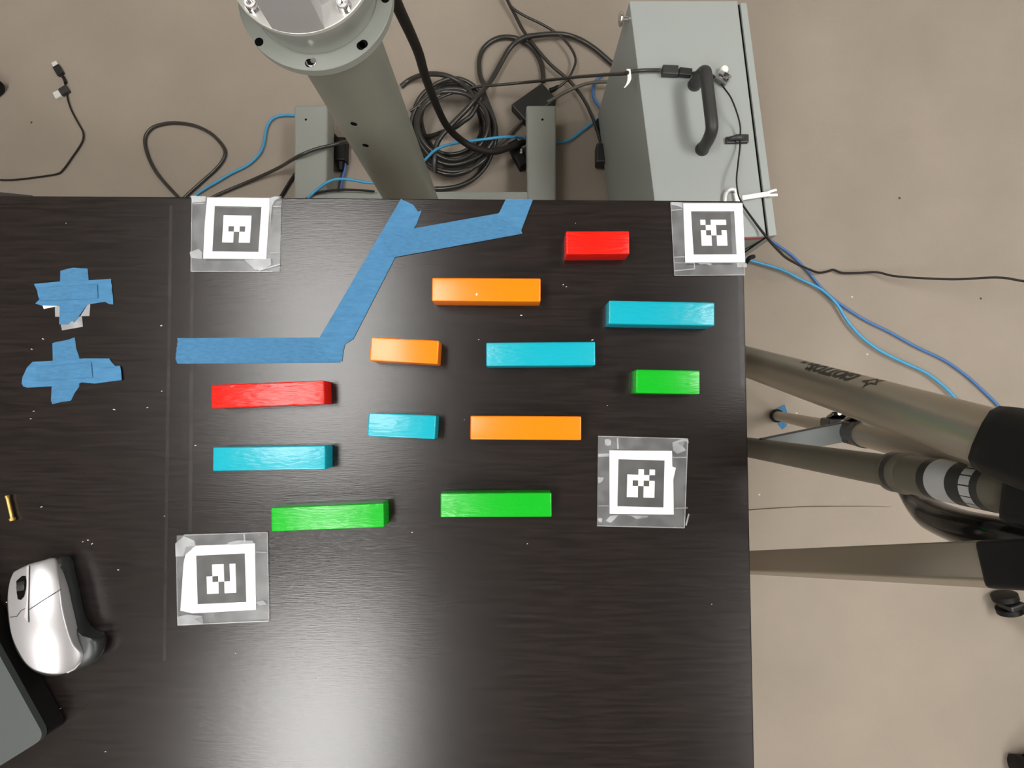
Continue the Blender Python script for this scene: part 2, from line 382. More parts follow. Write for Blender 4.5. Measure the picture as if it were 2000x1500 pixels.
D = [(988, 388.8), (1041, 389.6), (1020, 445), (1016, 456)]+[(1000, 440), (970, 420), (975.8, 414)]
tape(D, TZ+0.0014, 'tape2', label='short blue tape strip running over the far desk edge', cat='tape', group=gp)

def cross(strips, loc, label, extra=()):
    e = empty('tape_cross', P(loc[0], loc[1], TZ), label, 'tape', 'crosses of blue tape on the left of the desk')
    for i, (pts, m) in enumerate(strips): tape(pts, TZ+0.0002+0.0004*i+(0.0006 if i > 1 else 0), m, parent=e)
    return e
U = lambda pts: S(pts, 3.75, 0, 500)
e = cross([(U([(443, 110), (480, 98), (540, 85), (590, 90), (642, 92), (650, 180), (648, 300), (642, 355), (600, 410), (560, 470), (545, 488), (525, 475), (500, 500), (435, 500), (440, 300)]), 'tape'),
           (U([(250, 205)]+[(450, 186), (650, 178), (815, 168)]+jag((815, 168), (828, 330), 6, 3)+[(830, 355), (800, 352), (770, 335), (640, 356), (440, 366), (300, 362), (260, 348), (290, 318)]+jag((290, 318), (268, 240), 4, 4)), 'tape2'),
           (U([(285, 232), (712, 210), (718, 310), (290, 328)]), 'tape')],
          (145, 572), 'upper cross of blue tape with white paper and clear tape showing below')
wp = PL(U([(312, 362), (425, 366), (322, 388)]), TZ)
mk('paper_scrap', prism([(p.x, p.y) for p in wp], TZ+0.00005, TZ+0.0002), M['paper'], e, label='white paper corner under the cross')
for q in ([(402, 366), (445, 366), (440, 446), (405, 444)], [(645, 352), (662, 355), (655, 440), (590, 440)], [(440, 480), (600, 440), (608, 518), (455, 545)]):
    wp = PL(U(q), TZ)
    mk('clear_tape_strip', prism([(p.x, p.y) for p in wp], TZ+0.00005, TZ+0.00015), M['crease'], e, label='greyish clear tape under the cross')
cross([(U([(385, 640), (410, 630), (470, 620), (510, 610), (548, 595), (560, 680), (582, 745), (582, 955), (550, 1000), (520, 1060), (450, 1070), (385, 1085), (375, 1060), (380, 950), (388, 760)]), 'tape'),
       (U([(240, 775), (450, 765), (620, 750), (800, 750), (820, 780), (845, 805), (880, 803), (888, 850), (892, 910), (700, 935), (600, 925), (560, 942), (370, 955), (200, 965), (172, 955), (160, 935), (165, 890), (200, 815)]), 'tape2'),
       (U([(262, 815), (668, 780), (678, 888), (268, 915)]), 'tape'),
       (U([(745, 832), (880, 806), (888, 850), (892, 908), (700, 932)]), 'tape2')],
      (140, 722), 'lower cross of blue tape with wrinkled rounded ends')

# clear strip along the right desk edge and two faint residue lines
def filmstrip(pts, m, label, parent):
    q = PL(pts, TZ); return mk('tape_residue', prism([(p.x, p.y) for p in q], TZ+0.0001, TZ+0.00012), M[m], parent, label=label)
filmstrip([(1441, 539), (1455, 539), (1459, 765), (1447, 762)], 'residue', 'clear tape strip along the right desk edge', desk)
filmstrip([(1446, 540), (1447.5, 540), (1453.5, 762), (1452, 762)], 'residue', 'clear tape strip along the right desk edge', desk)
filmstrip([(372, 532), (379, 532), (375, 1040), (368, 1040)], 'residue', 'faint tape residue line', desk)
filmstrip([(331, 400), (337, 400), (324, 1290), (318, 1290)], 'residue', 'faint tape residue line', desk)

# ================================================================ wooden blocks
BH = 0.0225
blocks = [
 ('red', (1105.5, 474), (1229.5, 473.5), 'short bright red block nearest the desk corner marker card'),
 ('orange', (843.5, 565), (1056, 566.2), 'long orange block below the tape strip branching right'),
 ('cyan', (1189, 609.5), (1396, 613.5), 'long cyan block below the short red block at the desk corner'),
 ('orange', (723, 681), (856, 688), 'short orange block right of the diagonal tape strip'),
 ('cyan', (949.5, 692), (1163, 690.5), 'long cyan block in the middle, between the two long orange blocks'),
 ('green', (1242, 744.5), (1367.5, 746.8), 'short green block by the right desk edge'),
 ('red', (412.5, 774.8), (633, 766), 'long red block with shiny streaks under the horizontal tape strip'),
 ('cyan', (718.5, 828.8), (850.5, 834.6), 'short cyan block right of the long red block'),
 ('orange', (918.5, 835.2), (1135.5, 836.4), 'long orange block left of the ragged marker card'),
 ('cyan', (415.5, 896.8), (635, 893.5), 'long cyan block directly below the long red block'),
 ('green', (529.5, 1015), (749.5, 1006.3), 'long green block with pale glare beside the marker card near the mouse'),
 ('green', (860, 987), (1077.5, 986), 'long green block with even colour left of the ragged marker card'),
]
for col, a, b, lab in blocks:
    pa = P(a[0], a[1], TZ+BH); pb = P(b[0], b[1], TZ+BH); d = pb-pa; d.z = 0; L = d.length; d.normalize()
    c = (pa+pb)/2; c.z = TZ+BH/2
    mk('wooden_block', obox(c, d, Z.cross(d), Z, L, 0.0222, BH, 0.0013, seg=3), M[col], label=lab, cat='block', group='painted wooden blocks on the desk', smooth=40)

# ================================================================ mouse, laptop, pin, dust
MS = lambda pts: S(pts, 5.358, 0, 1060)
def ring_resample(pts, n):
    pp = smooth_path(pts+[pts[0]], 8); L = [0]
    for i in range(1, len(pp)): L.append(L[-1]+(pp[i]-pp[i-1]).length)
    out = []; j = 0
    for k_ in range(n):
        s = L[-1]*k_/n
        while L[j+1] < s: j += 1
        t = (s-L[j])/(L[j+1]-L[j]+1e-12); out.append(pp[j].lerp(pp[j+1], t))
    return out
mc = P(75, 1200, TZ)
mouse = empty('computer_mouse', mc, 'silver computer mouse with a dark side at the left of the desk', 'mouse')
mcx = P(410/5.358, 1060+800/5.358, TZ+0.018)
m_ax = P(565/5.358, 1060+1370/5.358, TZ+.018)-P(400/5.358, 1060+180/5.358, TZ+.018); m_an = math.atan2(m_ax.y, m_ax.x)
def shell_z(x, y):
    dx, dy = x-mcx.x+0.004, y-mcx.y
    u_ = dx*math.cos(m_an)+dy*math.sin(m_an); v_ = -dx*math.sin(m_an)+dy*math.cos(m_an)
    return TZ+0.008+0.027*math.sqrt(max(0.05, 1-((u_-0.006)/0.074)**2-(v_/0.050)**2))
def rimmed(pts):
    out = []
    for x, y in pts:
        z = TZ+0.02
        for _ in range(6): p = P(x, y, z); z = max(TZ+0.016, shell_z(p.x, p.y)-0.001)
        out.append(P(x, y, z))
    return out
shell_o = rimmed(MS([(150, 300), (310, 222), (450, 185), (575, 160), (610, 300), (640, 480), (665, 680), (710, 870), (780, 1060), (880, 1180), (800, 1310), (690, 1365), (560, 1378), (400, 1345), (290, 1270), (200, 1130), (130, 960), (100, 760), (90, 560), (110, 400)]))
o_pts = ring_resample(shell_o, 72)
bm = bmesh.new(); rings = []
for s, dz_ in ((0.985, -9), (1.0, -0.0012), (0.992, -0.0003), (0.975, 0), (0.95, 0), (0.9, 0), (0.82, 0), (0.72, 0), (0.6, 0), (0.46, 0), (0.32, 0), (0.16, 0)):
    rg = []
    for p in o_pts:
        x_, y_ = mcx.x+(p.x-mcx.x)*s, mcx.y+(p.y-mcx.y)*s
        rg.append(bm.verts.new((x_, y_, TZ+0.0155 if dz_ == -9 else max(TZ+0.016, shell_z(x_, y_)+dz_))))
    rings.append(rg)
n = 72
for i in range(len(rings)-1):
    for k_ in range(n): bm.faces.new((rings[i][k_], rings[i][(k_+1) % n], rings[i+1][(k_+1) % n], rings[i+1][k_]))
cv = bm.verts.new((mcx.x, mcx.y, shell_z(mcx.x, mcx.y)))
for k_ in range(n): bm.faces.new((rings[-1][k_], rings[-1][(k_+1) % n], cv))
bm.faces.new(rings[0][::-1])
shell = mk('shell', bm, M['silver'], mouse, smooth=60)
body_o = PL(MS([(175, 330), (330, 250), (560, 165), (675, 140), (715, 290), (765, 490), (800, 680), (850, 840), (950, 960), (1065, 1000), (1062, 1150), (960, 1265), (720, 1365), (560, 1385), (410, 1340), (310, 1260), (220, 1120), (160, 950), (125, 760), (115, 560), (130, 430)]), TZ+0.01)
bp_ = ring_resample(body_o, 72); bc = sum(bp_, Vector())/72
bm = bmesh.new(); rings = []
for s, z in ((0.93, 0.0005), (0.97, 0.004), (1.0, 0.010), (0.98, 0.0145), (0.93, 0.0170), (0.80, 0.0176)):
    rings.append([bm.verts.new((bc.x+(p.x-bc.x)*s, bc.y+(p.y-bc.y)*s, TZ+z)) for p in bp_])
for i in range(len(rings)-1):
    for k_ in range(n): bm.faces.new((rings[i][k_], rings[i][(k_+1) % n], rings[i+1][(k_+1) % n], rings[i+1][k_]))
bm.faces.new(rings[0][::-1]); bm.faces.new(rings[-1])
mk('side_body', bm, M['mside'], mouse, label='dark grey thumb side', smooth=50)
def on_shell(pts, lift=0.0003):
    out = []
    for x, y in MS(pts):
        z = TZ+0.025
        for _ in range(5): p = P(x, y, z); z = shell_z(p.x, p.y)
        p = P(x, y, z); p.z += lift; out.append(p)
    return out
def dense(pts, n_=8):
    out = []
    for i in range(len(pts)-1):
        for k_ in range(n_): out.append((pts[i][0]+(pts[i+1][0]-pts[i][0])*k_/n_, pts[i][1]+(pts[i+1][1]-pts[i][1])*k_/n_))
    return out+[pts[-1]]
mk('button_seam', tube(on_shell(dense([(312, 240), (305, 500), (300, 700), (305, 830)]), 0.0003), 0.00045, 6), M['mside'], mouse)
mk('button_seam', tube(on_shell(dense([(308, 700), (440, 610), (640, 486)]), 0.0003), 0.0004, 6), M['mside'], mouse)
mk('button_seam', tube(on_shell(dense([(112, 778), (180, 770), (220, 712), (262, 690)]), 0.0003), 0.00035, 6), M['mside'], mouse)
mk('rear_trim', tube(on_shell(dense([(880, 1180), (840, 1250), (780, 1320), (700, 1362)]), -0.0004), 0.0008, 6), M['silver2'], mouse, label='bright trim line at the back')
cs = on_shell([(150, 330)]+[(300, 236), (300, 500), (298, 825), (265, 855), (235, 862)], 0.0)
bm = bmesh.new(); a_ = on_shell(dense([(308, 236), (302, 500), (296, 830)], 8), 0.0006); b_ = on_shell(dense([(282, 246), (285, 350), (286, 600), (245, 862)], 6)[:17], 0.0006)
m_ = min(len(a_), len(b_)); va = [bm.verts.new(p) for p in a_[:m_]]; vb = [bm.verts.new(b_[int(i*(len(b_)-1)/(m_-1))]) for i in range(m_)]
for i in range(m_-1): bm.faces.new((va[i], va[i+1], vb[i+1], vb[i]))
mk('centre_strip', bm, M['silver2'], mouse, smooth=60)
# scroll wheel well and wheel
w_o = on_shell([(175, 400), (200, 375), (235, 345), (270, 345), (280, 400), (275, 480), (255, 560), (225, 597), (190, 590), (178, 520)], 0.0004)
bm = bmesh.new(); bm.faces.new([bm.verts.new(p) for p in w_o])
bmesh.ops.triangulate(bm, faces=bm.faces)
mk('wheel_well', bm, M['dark'], mouse)
wa = on_shell([(222, 375)], 0)[0]; wb = on_shell([(215, 570)], 0)[0]; wc = (wa+wb)/2; ax = (wb-wa).normalized(); side = ax.cross(Z).normalized()
bm = bmesh.new(); rad = (wb-wa).length*0.46
mk('scroll_wheel', tube([wc-Z*(rad*0.80)+side*s_ for s_ in (-0.0035, -0.0028, 0.0028, 0.0035)], 1, 28, rr=[rad*.9, rad, rad, rad*.9]), M['blackp'], mouse, smooth=40)

lp = [(-420, 1190), (-60, 1180), (0, 1281)]
lz = TZ+0.027
la = P(0, 1282, lz); lb = P(88, 1441, lz); lc = P(-10, 1503, lz)
d1 = (lb-la).normalized(); d2 = Vector((d1.y, -d1.x, 0)); 
if d2.dot(lc-lb) < 0: d2 = -d2
lo = [lb-d1*0.30, lb, lb+d2*0.22, lb+d2*0.22-d1*0.30]
def rounded(poly, r, n_=6):
    out = []
    for i, p in enumerate(poly):
        a = (poly[i-1]-p).normalized(); b = (poly[(i+1) % len(poly)]-p).normalized()
        s_, e_ = p+a*r, p+b*r
        for k_ in range(n_+1):
            t = k_/n_; out.append(s_.lerp(p, t).lerp(p.lerp(e_, t), t))
    return out
lap = empty('laptop', P(20, 1420, TZ), 'closed dark grey laptop corner at the lower left of the desk', 'laptop')
ro = [(p.x, p.y) for p in rounded(lo, 0.010)]
bm = prism(ro, TZ+0.002, lz-0.0068)
mk('base', bm, M['rubber'], lap)
mk('lid', prism(ro, lz-0.0062, lz, bev=0.0006, seg=2), M['laptop'], lap)
for a_, b_ in ((.03, .03), (.27, .03), (.03, .19), (.27, .19)):
    c = lb-d1*a_+d2*b_
    mk('rubber_foot', cyl(Vector((c.x, c.y, TZ)), Vector((c.x, c.y, TZ+0.0025)), 0.006), M['rubber'], lap)

pa, pb = P(14.5, 972, TZ+0.003), P(24, 1014, TZ+0.003)
pin = empty('brass_screw', P(19, 993, TZ), 'small brass screw on the desk above the mouse', 'screw')
mk('shank', cyl(pa, pb, 0.0016, 0.0016, 12), M['brass'], pin, smooth=40)
dd = (pb-pa).normalized()
mk('head', cyl(pb-dd*0.001, pb+dd*0.0015, 0.0028, 0.0024, 16), M['brass'], pin, smooth=40)
mk('tip', cyl(pa, pa-dd*0.002, 0.0022, 0.0018, 12), M['brass'], pin, smooth=40)

bm = bmesh.new()
for x, y, r in [(1018, 616, 2.4), (1157, 664, 2.6), (1100, 556, 1.6), (1106, 560, 1.6), (315, 636, 2), (84, 662, 2), (62, 682, 2), (223, 800, 2.4), (288, 796, 1.8), (66, 803, 1.8), (60, 818, 1.8), (316, 764, 1.4),
                (382, 870, 2), (172, 1055, 1.8), (180, 1062, 1.8), (162, 1058, 1.4), (231, 1113, 1.8), (81, 990, 2), (14, 1176, 2.6), (321, 1008, 1.2), (118, 1384, 1.6), (206, 1468, 1.5), (129, 436, 1), (935, 663, 1.5), (805, 1040, 1.6), (907, 820, 1.2),
                (616, 1327, 1.2), (1186, 792, 1.2), (1124, 436, 1.2), (1030, 1062, 1.3), (570, 1146, 1.1), (1390, 1180, 1.2), (700, 1208, 1), (460, 1276, 1.1)]:
    a = random.uniform(-0.5, 0.9); d = Vector((math.cos(a), math.sin(a), 0)); c = P(x, y, TZ+0.0004)
    obox(c, d, Z.cross(d), Z, r*0.0008, r*0.00032, 0.0006, bm=bm)
mk('dust_specks', bm, M['dust'], label='pale dust specks scattered over the dark desktop', cat='dust', kind='stuff')
bm = bmesh.new(); c = P(931, 575, TZ+BH+0.0001)
obox(c, X, Y, Z, 0.0016, 0.0022, 0.0003, bm=bm)
mk('lint', bm, M['dust'], label='pale fleck on top of the upper long orange block', cat='dust')

# ================================================================ robot pedestal
FZ = 0.77
pc = P(615, -10, FZ); PX, PY = pc.x, pc.y
BZ = 0.085
ped = empty('robot_pedestal', (PX, PY, 0), 'grey round steel pedestal with a base frame behind the desk', 'pedestal')
mk('column', lathe(PX, PY, [(0.0465, 0.06), (0.0465, FZ-0.0105)]), M['greyd'], ped, smooth=40)
mk('top_flange', lathe(PX, PY, [(0.0705, FZ-0.0115), (0.0745, FZ-0.0095), (0.0748, FZ-0.001), (0.0740, FZ), (0.060, FZ), (0.0596, FZ-0.0008), (0.03, FZ-0.0008)], 96), M['grey'], ped, smooth=30)
for i, (x, y) in enumerate([(506, 82), (710, 86)]):
    p = P(x, y, FZ); mk('bolt_hole', cyl(Vector((p.x, p.y, FZ-0.004)), Vector((p.x, p.y, FZ+0.0003)), 0.0042, n=20), M['dark'], ped, label='dark empty bolt hole')
for a in range(3, 8):
    ang = math.atan2(P(506, 82, FZ).y-PY, P(506, 82, FZ).x-PX)-a*PI/4+0.0
    if a in (3, 4, 5, 6, 7):
        p = (PX+0.068*math.cos(ang), PY+0.068*math.sin(ang)); mk('bolt_hole', cyl(Vector((p[0], p[1], FZ-0.004)), Vector((p[0], p[1], FZ+0.0003)), 0.0042, n=20), M['dark'], ped, label='dark empty bolt hole')
p = P(608, 123, FZ)
bm = tube([Vector((p.x+0.0045*math.cos(t), p.y+0.0045*math.sin(t)+0.001, FZ+0.0006)) for t in [PI+PI*k/10 for k in range(11)]], 0.0008, 8)
mk('alignment_pin', bm, M['chrome'], ped, smooth=60)
mk('alignment_pin', cyl(Vector((p.x+0.002, p.y+0.002, FZ-0.001)), Vector((p.x+0.002, p.y+0.002, FZ+0.0008)), 0.0026), M['chrome'], ped)
def hole_on_column(px, py):
    # point of the column wall seen at that pixel
    d = R @ Vector(((px-1000)/F, (750-py)/F, -1)); o = Vector((0, 0, CAM_Z))
    ox, oy = o.x-PX, o.y-PY; a = d.x**2+d.y**2; b = 2*(ox*d.x+oy*d.y); c_ = ox**2+oy**2-0.0465**2
    t = (-b-math.sqrt(b*b-4*a*c_))/(2*a); h = o+d*t; nrm = Vector((h.x-PX, h.y-PY, 0)).normalized(); return h, nrm
for x, y in ((691, 242), (714, 284)):
    h, nn = hole_on_column(x, y); mk('screw_hole', cyl(h-nn*0.003, h+nn*0.0003, 0.0042, n=18), M['dark'], ped)
# base frame: two beams and a cross bar
def beam(q, z1, th, holes, lab=None):
    pts = PL(q, z1); c = [(p.x, p.y) for p in pts]
    b = mk('base_beam', prism(c, z1-th, z1, bev=0.006, seg=3), M['grey'], ped, smooth=40)
    for x, y in holes:
        p = P(x, y, z1); mk('screw_hole', cyl(Vector((p.x, p.y, z1-0.003)), Vector((p.x, p.y, z1+0.0003)), 0.0026, n=16), M['dark'], b)
    for fx, fy in ((0.15, 0.08), (0.85, 0.08), (0.15, 0.9), (0.85, 0.9)):
        p = quad_uv(pts, fx, fy); mk('levelling_foot', cyl(Vector((p.x, p.y, 0)), Vector((p.x, p.y, z1-th+0.002)), 0.012, 0.008), M['rubber'], b)
    return b
beam([(574, 204.5), (640, 204.5), (634, 640), (574, 640)], BZ, 0.05, [(597.5, 233.5)])
beam([(1027.5, 205), (1086, 205), (1086, 640), (1030, 640)], BZ, 0.05, [(1059.5, 233.5)])
mk('cross_bar', prism([(p.x, p.y) for p in PL([(635, 373.5), (1031, 373.5), (1031, 440), (633, 440)], BZ)], BZ-0.045, BZ-0.001, bev=0.004, seg=2), M['grey'], ped)
mk('base_plate', lathe(PX, PY, [(0.075, BZ-0.045), (0.075, BZ-0.02), (0.0465, BZ-0.018)]), M['grey'], ped, smooth=40)

# ---------------------------------------------------------------- robot arm standing on the pedestal
rob = empty('robot', (PX, PY, FZ), 'grey and silver robot arm base bolted on the pedestal flange', 'robot arm')
LZ = 0.808
mk('base_collar', lathe(PX, PY, [(0.0585, FZ), (0.0580, FZ+0.004), (0.0590, FZ+0.012), (0.0625, FZ+0.022), (0.0648, FZ+0.030), (0.0648, LZ-0.004)], 96), M['grey'], rob, smooth=40)
mk('lug_plate', lathe(PX, PY, [(0.0650, LZ-0.004), (0.0652, LZ-0.0005), (0.0646, LZ)], 96), M['lug'], rob, smooth=30)
bpos = [P(494.5, 20, LZ), P(675, 24, LZ)]
bang = [math.atan2(p.y-PY, p.x-PX) for p in bpos]
mid = (bang[0]+bang[1])/2 if bang[0] < bang[1] else (bang[0]+bang[1])/2
bangs = [mid-PI/4, mid+PI/4, mid+3*PI/4, mid+5*PI/4]
pts = []
for k_ in range(120):
    a = 2*PI*k_/120
    dist = min(abs(((a-b+PI) % (2*PI))-PI) for b in bangs)
    pk = math.radians(19)
    if dist < pk: r = 0.044
    elif dist < pk+math.radians(4): r = 0.044+(0.0650-0.044)*(dist-pk)/math.radians(4)
    else: r = 0.0650
    pts.append((PX+r*math.cos(a), PY+r*math.sin(a)))
mk('base_housing', prism(pts, LZ, LZ+0.085), M['alu'], rob, smooth=35)
for a in bangs:
    b = Vector((PX+0.0575*math.cos(a), PY+0.0575*math.sin(a), LZ))
    s = mk('bolt', lathe(b.x, b.y, [(0.0056, LZ), (0.0056, LZ+0.0055), (0.0050, LZ+0.0065), (0.0032, LZ+0.0065), (0.0030, LZ+0.0035)], 28), M['chrome'], rob, smooth=30)
    mk('washer', lathe(b.x, b.y, [(0.0072, LZ), (0.0072, LZ+0.0012)], 28), M['chrome'], s, smooth=30)
zt = LZ+0.085
mk('base_joint', lathe(PX, PY, [(0.064, zt), (0.064, zt+0.02), (0.062, zt+0.022), (0.062, zt+0.09), (0.05, zt+0.10)], 48), M['grey'], rob, smooth=30)
sc_ = Vector((PX-0.0, PY, zt+0.06))
mk('shoulder_joint', tube([sc_+X*s_ for s_ in (-0.05, -0.10, -0.14, -0.15)], 1, 40, rr=[0.055, 0.058, 0.058, 0.05]), M['grey'], rob, smooth=40)
ua = sc_-X*0.11
mk('upper_arm', cyl(ua, ua+Vector((0.03, 0.16, 0.40)), 0.042, 0.040, 36), M['alu'], rob, smooth=40)
el = ua+Vector((0.03, 0.16, 0.40))
mk('elbow_joint', tube([el+X*s_ for s_ in (-0.06, -0.05, 0.05, 0.06)], 1, 36, rr=[0.045, 0.052, 0.052, 0.045]), M['grey'], rob, smooth=40)
mk('forearm', cyl(el+X*0.05, el+Vector((0.05, 0.38, 0.10)), 0.036, 0.033, 36), M['alu'], rob, smooth=40)

# ================================================================ control cabinet
CZ = 0.38
cab = empty('control_cabinet', P(1330, 330, 0.0), 'grey metal control cabinet with a black carry handle behind the desk corner', 'cabinet')
def body_poly(q, z): return [(p.x, p.y) for p in PL(q, z)]
bq = body_poly([(1229, 1), (1440.5, 1), (1497, 461.5), (1288, 470)], CZ)
mk('body', prism(bq, 0.022, CZ, bev=0.002), M['box'], cab)
mk('gasket', prism(body_poly([(1440.5, 6), (1446, 6), (1502, 461), (1496.8, 461)], CZ), 0.026, CZ-0.004), M['dark'], cab, label='black gap behind the door')
door = mk('door', prism(body_poly([(1445.5, 5), (1458.5, 5), (1517.5, 459.5), (1501.5, 461)], CZ), 0.022, CZ, bev=0.0015), M['box'], cab)
mk('red_edge', prism(body_poly([(1442, 463.2), (1493, 461), (1493, 463.5), (1442, 466)], CZ-0.003), CZ-0.014, CZ-0.003), M['redline'], cab, label='thin dark red strip under the near top edge')
for x, y in ((1240, 25), (1425, 25), (1285, 440), (1478, 440)):
    p = P(x, y, CZ); mk('foot', cyl(Vector((p.x, p.y, 0)), Vector((p.x, p.y, 0.024)), 0.014), M['rubber'], cab)
p = P(1178, 298, 0.04)
mk('bracket', obox(Vector((p.x, p.y, 0.024)), X, Y, Z, 0.03, 0.045, 0.034, 0.004), M['blackp'], cab, label='black plastic bracket at the lower left side')
# handle
f1, f2 = P(1356, 166, CZ), P(1371, 292, CZ); hh = 0.052
path = [f1, f1+Z*0.018, f1+Z*0.034+(f2-f1)*0.02, f1+Z*(hh-0.004)+(f2-f1)*0.07, f1+Z*hh+(f2-f1)*0.16, f1+Z*hh+(f2-f1)*0.5, f1+Z*hh+(f2-f1)*0.84, f2+Z*(hh-0.004)-(f2-f1)*0.07, f2+Z*0.034-(f2-f1)*0.02, f2+Z*0.018, f2]
hd = mk('handle', tube(smooth_path(path, 6), 0.0098, 20), M['handle'], cab, smooth=50)
for f in (f1, f2): mk('handle_foot', cyl(f, f+Z*0.006, 0.0115, 0.0108), M['handle'], hd, smooth=40)
# knob on the left side
kz = CZ-0.012
k0 = P(1234, 36, kz); k1 = P(1216, 37, kz); kd = (k1-k0).normalized()
kn = mk('side_knob', tube([k1-kd*0.0, k1+kd*0.002, k1+kd*0.005, k1+kd*0.006], 1, 28, rr=[0.010, 0.0115, 0.0115, 0.0095]), M['chrome'], cab, smooth=40)
mk('stem', cyl(k0, k1, 0.0045), M['chrome'], kn, smooth=40)
# bright latch across the door gap
la1, la2 = P(1446, 389.5, CZ), P(1500, 381, CZ)
lt = empty('latch', la1, 'bright white metal latch hooked over the cabinet door gap', 'latch')
dl = (la2-la1); dl.z = 0; L_ = dl.length; dl.normalize(); nl = Z.cross(dl)
cc = (la1+la2)/2
mk('arm', obox(Vector((cc.x, cc.y, CZ+0.005)), dl, nl, Z, L_, 0.0078, 0.006, 0.001), M['zinc'], lt)
for s_ in (-1, 1):
    a = la2+nl*0.0035*s_; mk('fork', obox(Vector((a.x, a.y, CZ+0.005))+dl*0.005, (dl+nl*0.12*s_).normalized(), (nl-dl*0.12*s_).normalized(), Z, 0.014, 0.0042, 0.006, 0.001), M['zinc'], lt)
ht = [P(x, y, CZ+0.005) for x, y in [(1417, 402), (1416, 386), (1419, 376), (1426, 370.5), (1435, 371), (1438, 378)]]
mk('hook', tube(smooth_path(ht, 5), 0.0033, 12), M['zinc'], lt, smooth=60)
hq = [P(x, y, CZ+0.005) for x, y in [(1433, 377), (1440, 371), (1449, 392), (1449, 402), (1438, 402)]]
mk('plate', prism([(p.x, p.y) for p in hq], CZ+0.001, CZ+0.006, bev=0.0006), M['zinc'], lt)
# clear crimp and cable clip on top
cr = empty('plastic_fitting', P(1410, 156, CZ), 'clear plastic fitting with a white cap beside the cabinet handle', 'fitting')
d = Vector((math.cos(0.95), math.sin(0.95), 0))
c = P(1409, 158, CZ)
mk('body', obox(Vector((c.x, c.y, CZ+0.006)), d, Z.cross(d), Z, 0.018, 0.020, 0.012, 0.002), M['clear'], cr)
bm = bmesh.new()
for i_ in range(7):
    a = random.uniform(0, PI); dd_ = Vector((math.cos(a), math.sin(a), 0)); o_ = c+Vector((random.uniform(-.007, .007), random.uniform(-.008, .008), 0))
    obox(Vector((o_.x, o_.y, CZ+0.0123)), dd_, Z.cross(dd_), Z, random.uniform(.004, .009), 0.0022, 0.0012, bm=bm)
mk('metal_contacts', bm, M['chrome'], cr)
bm = bmesh.new()
for o_ in ((0.004, 0.004), (-0.005, 0.001), (0.001, -0.006)): obox(Vector((c.x+o_[0], c.y+o_[1], CZ+0.0128)), d, Z.cross(d), Z, 0.0026, 0.008, 0.001, bm=bm)
mk('dark_slots', bm, M['blackp'], cr)
c2 = P(1411, 142, CZ); mk('cap', lathe(c2.x, c2.y, [(0.0065, CZ), (0.0065, CZ+0.010), (0.005, CZ+0.012)], 24), M['white'], cr, smooth=30)
cl = empty('cable_clip', P(1437, 275, CZ), 'black cable clip stuck on top of the cabinet', 'clip')
c = P(1446, 274, CZ)
mk('clip_base', obox(Vector((c.x, c.y, CZ+0.004)), X, Y, Z, 0.022, 0.0135, 0.008, 0.0015), M['blackp'], cl)
c = P(1426, 276, CZ)
mk('clip_tongue', obox(Vector((c.x, c.y, CZ+0.003)), X, Y, Z, 0.018, 0.011, 0.006, 0.002), M['blackp'], cl)
c = P(1436, 275, CZ)
mk('clip_strap', tube([Vector((c.x+0.012*math.cos(t), c.y, CZ+0.003+0.008*math.sin(t))) for t in [PI*k/8 for k in range(9)]], 0.0042, 8), M['handle'], cl, smooth=60)

# ================================================================ cables
def cable(pts, r, m, label, cat='cable', z=None, group=None, name='cable', sub=6, n=9, rf=None, **kw):
    """pts: (px, py, z) or (px, py) with common z"""
    q = [P(p[0], p[1], p[2] if len(p) > 2 else z) for p in pts]
    sp = smooth_path(q, sub)
    return mk(name, tube(sp, r, n, rr=[r*rf(i/(len(sp)-1)) for i in range(len(sp))] if rf else None), M[m], label=label, cat=cat, group=group, smooth=70, **kw)
Z2 = lambda pts: [(760+p[0]/3.75, p[1]/3.75)+tuple(p[2:]) for p in pts]
Z3 = lambda pts: [(1140+p[0]/3.75, p[1]/3.75)+tuple(p[2:]) for p in pts]
Z1 = lambda pts: [(430+p[0]/3.75, p[1]/3.75)+tuple(p[2:]) for p in pts]
Z7 = lambda pts: [(p[0]/3.75, p[1]/3.75)+tuple(p[2:]) for p in pts]
Z4 = lambda pts: [(1300+p[0]/2.857, 360+p[1]/2.857)+tuple(p[2:]) for p in pts]
Z6 = lambda pts: [(780+p[0]/5.77, 130+p[1]/5.77)+tuple(p[2:]) for p in pts]
# main coil
coil = []
turns = [(455, 880, 205, 235), (470, 900, 235, 262), (455, 920, 262, 292), (470, 905, 285, 275), (480, 930, 262, 320), (450, 960, 292, 300), (460, 930, 300, 350), (475, 950, 315, 300), (468, 915, 250, 250)]
for ti, (cx_, cy_, rx_, ry_) in enumerate(turns):
    for k_ in range(14):
        f = k_/14; nx = turns[min(ti+1, len(turns)-1)]
        cx = cx_+(nx[0]-cx_)*f; cy = cy_+(nx[1]-cy_)*f; rx = rx_+(nx[2]-rx_)*f; ry = ry_+(nx[3]-ry_)*f
        a = -PI/2+2*PI*f
        coil.append((cx+rx*math.cos(a)+10*math.sin(3*a+ti), cy+ry*math.sin(a)+8*math.cos(2*a+ti*2), 0.006+0.007*ti+0.004*math.sin(a*2+ti)))
cable(Z2(coil), 0.0047, 'cable', 'black cable wound in a round coil behind the desk', sub=4)
cable(Z6([(20, 225, .006), (120, 150, .01), (260, 95, .03), (420, 85, .045), (560, 115, .05), (700, 190, .05), (800, 290, .055), (870, 400, .055), (960, 540, .05), (1010, 700, .05), (1010, 850, .05), (960, 1000, .05), (880, 1100, .05), (760, 1180, .05), (620, 1215, .045), (480, 1200, .04), (380, 1150, .04), (300, 1070, .03)]), 0.0058, 'cable',
      'thick black cable arching over the top of the coil')
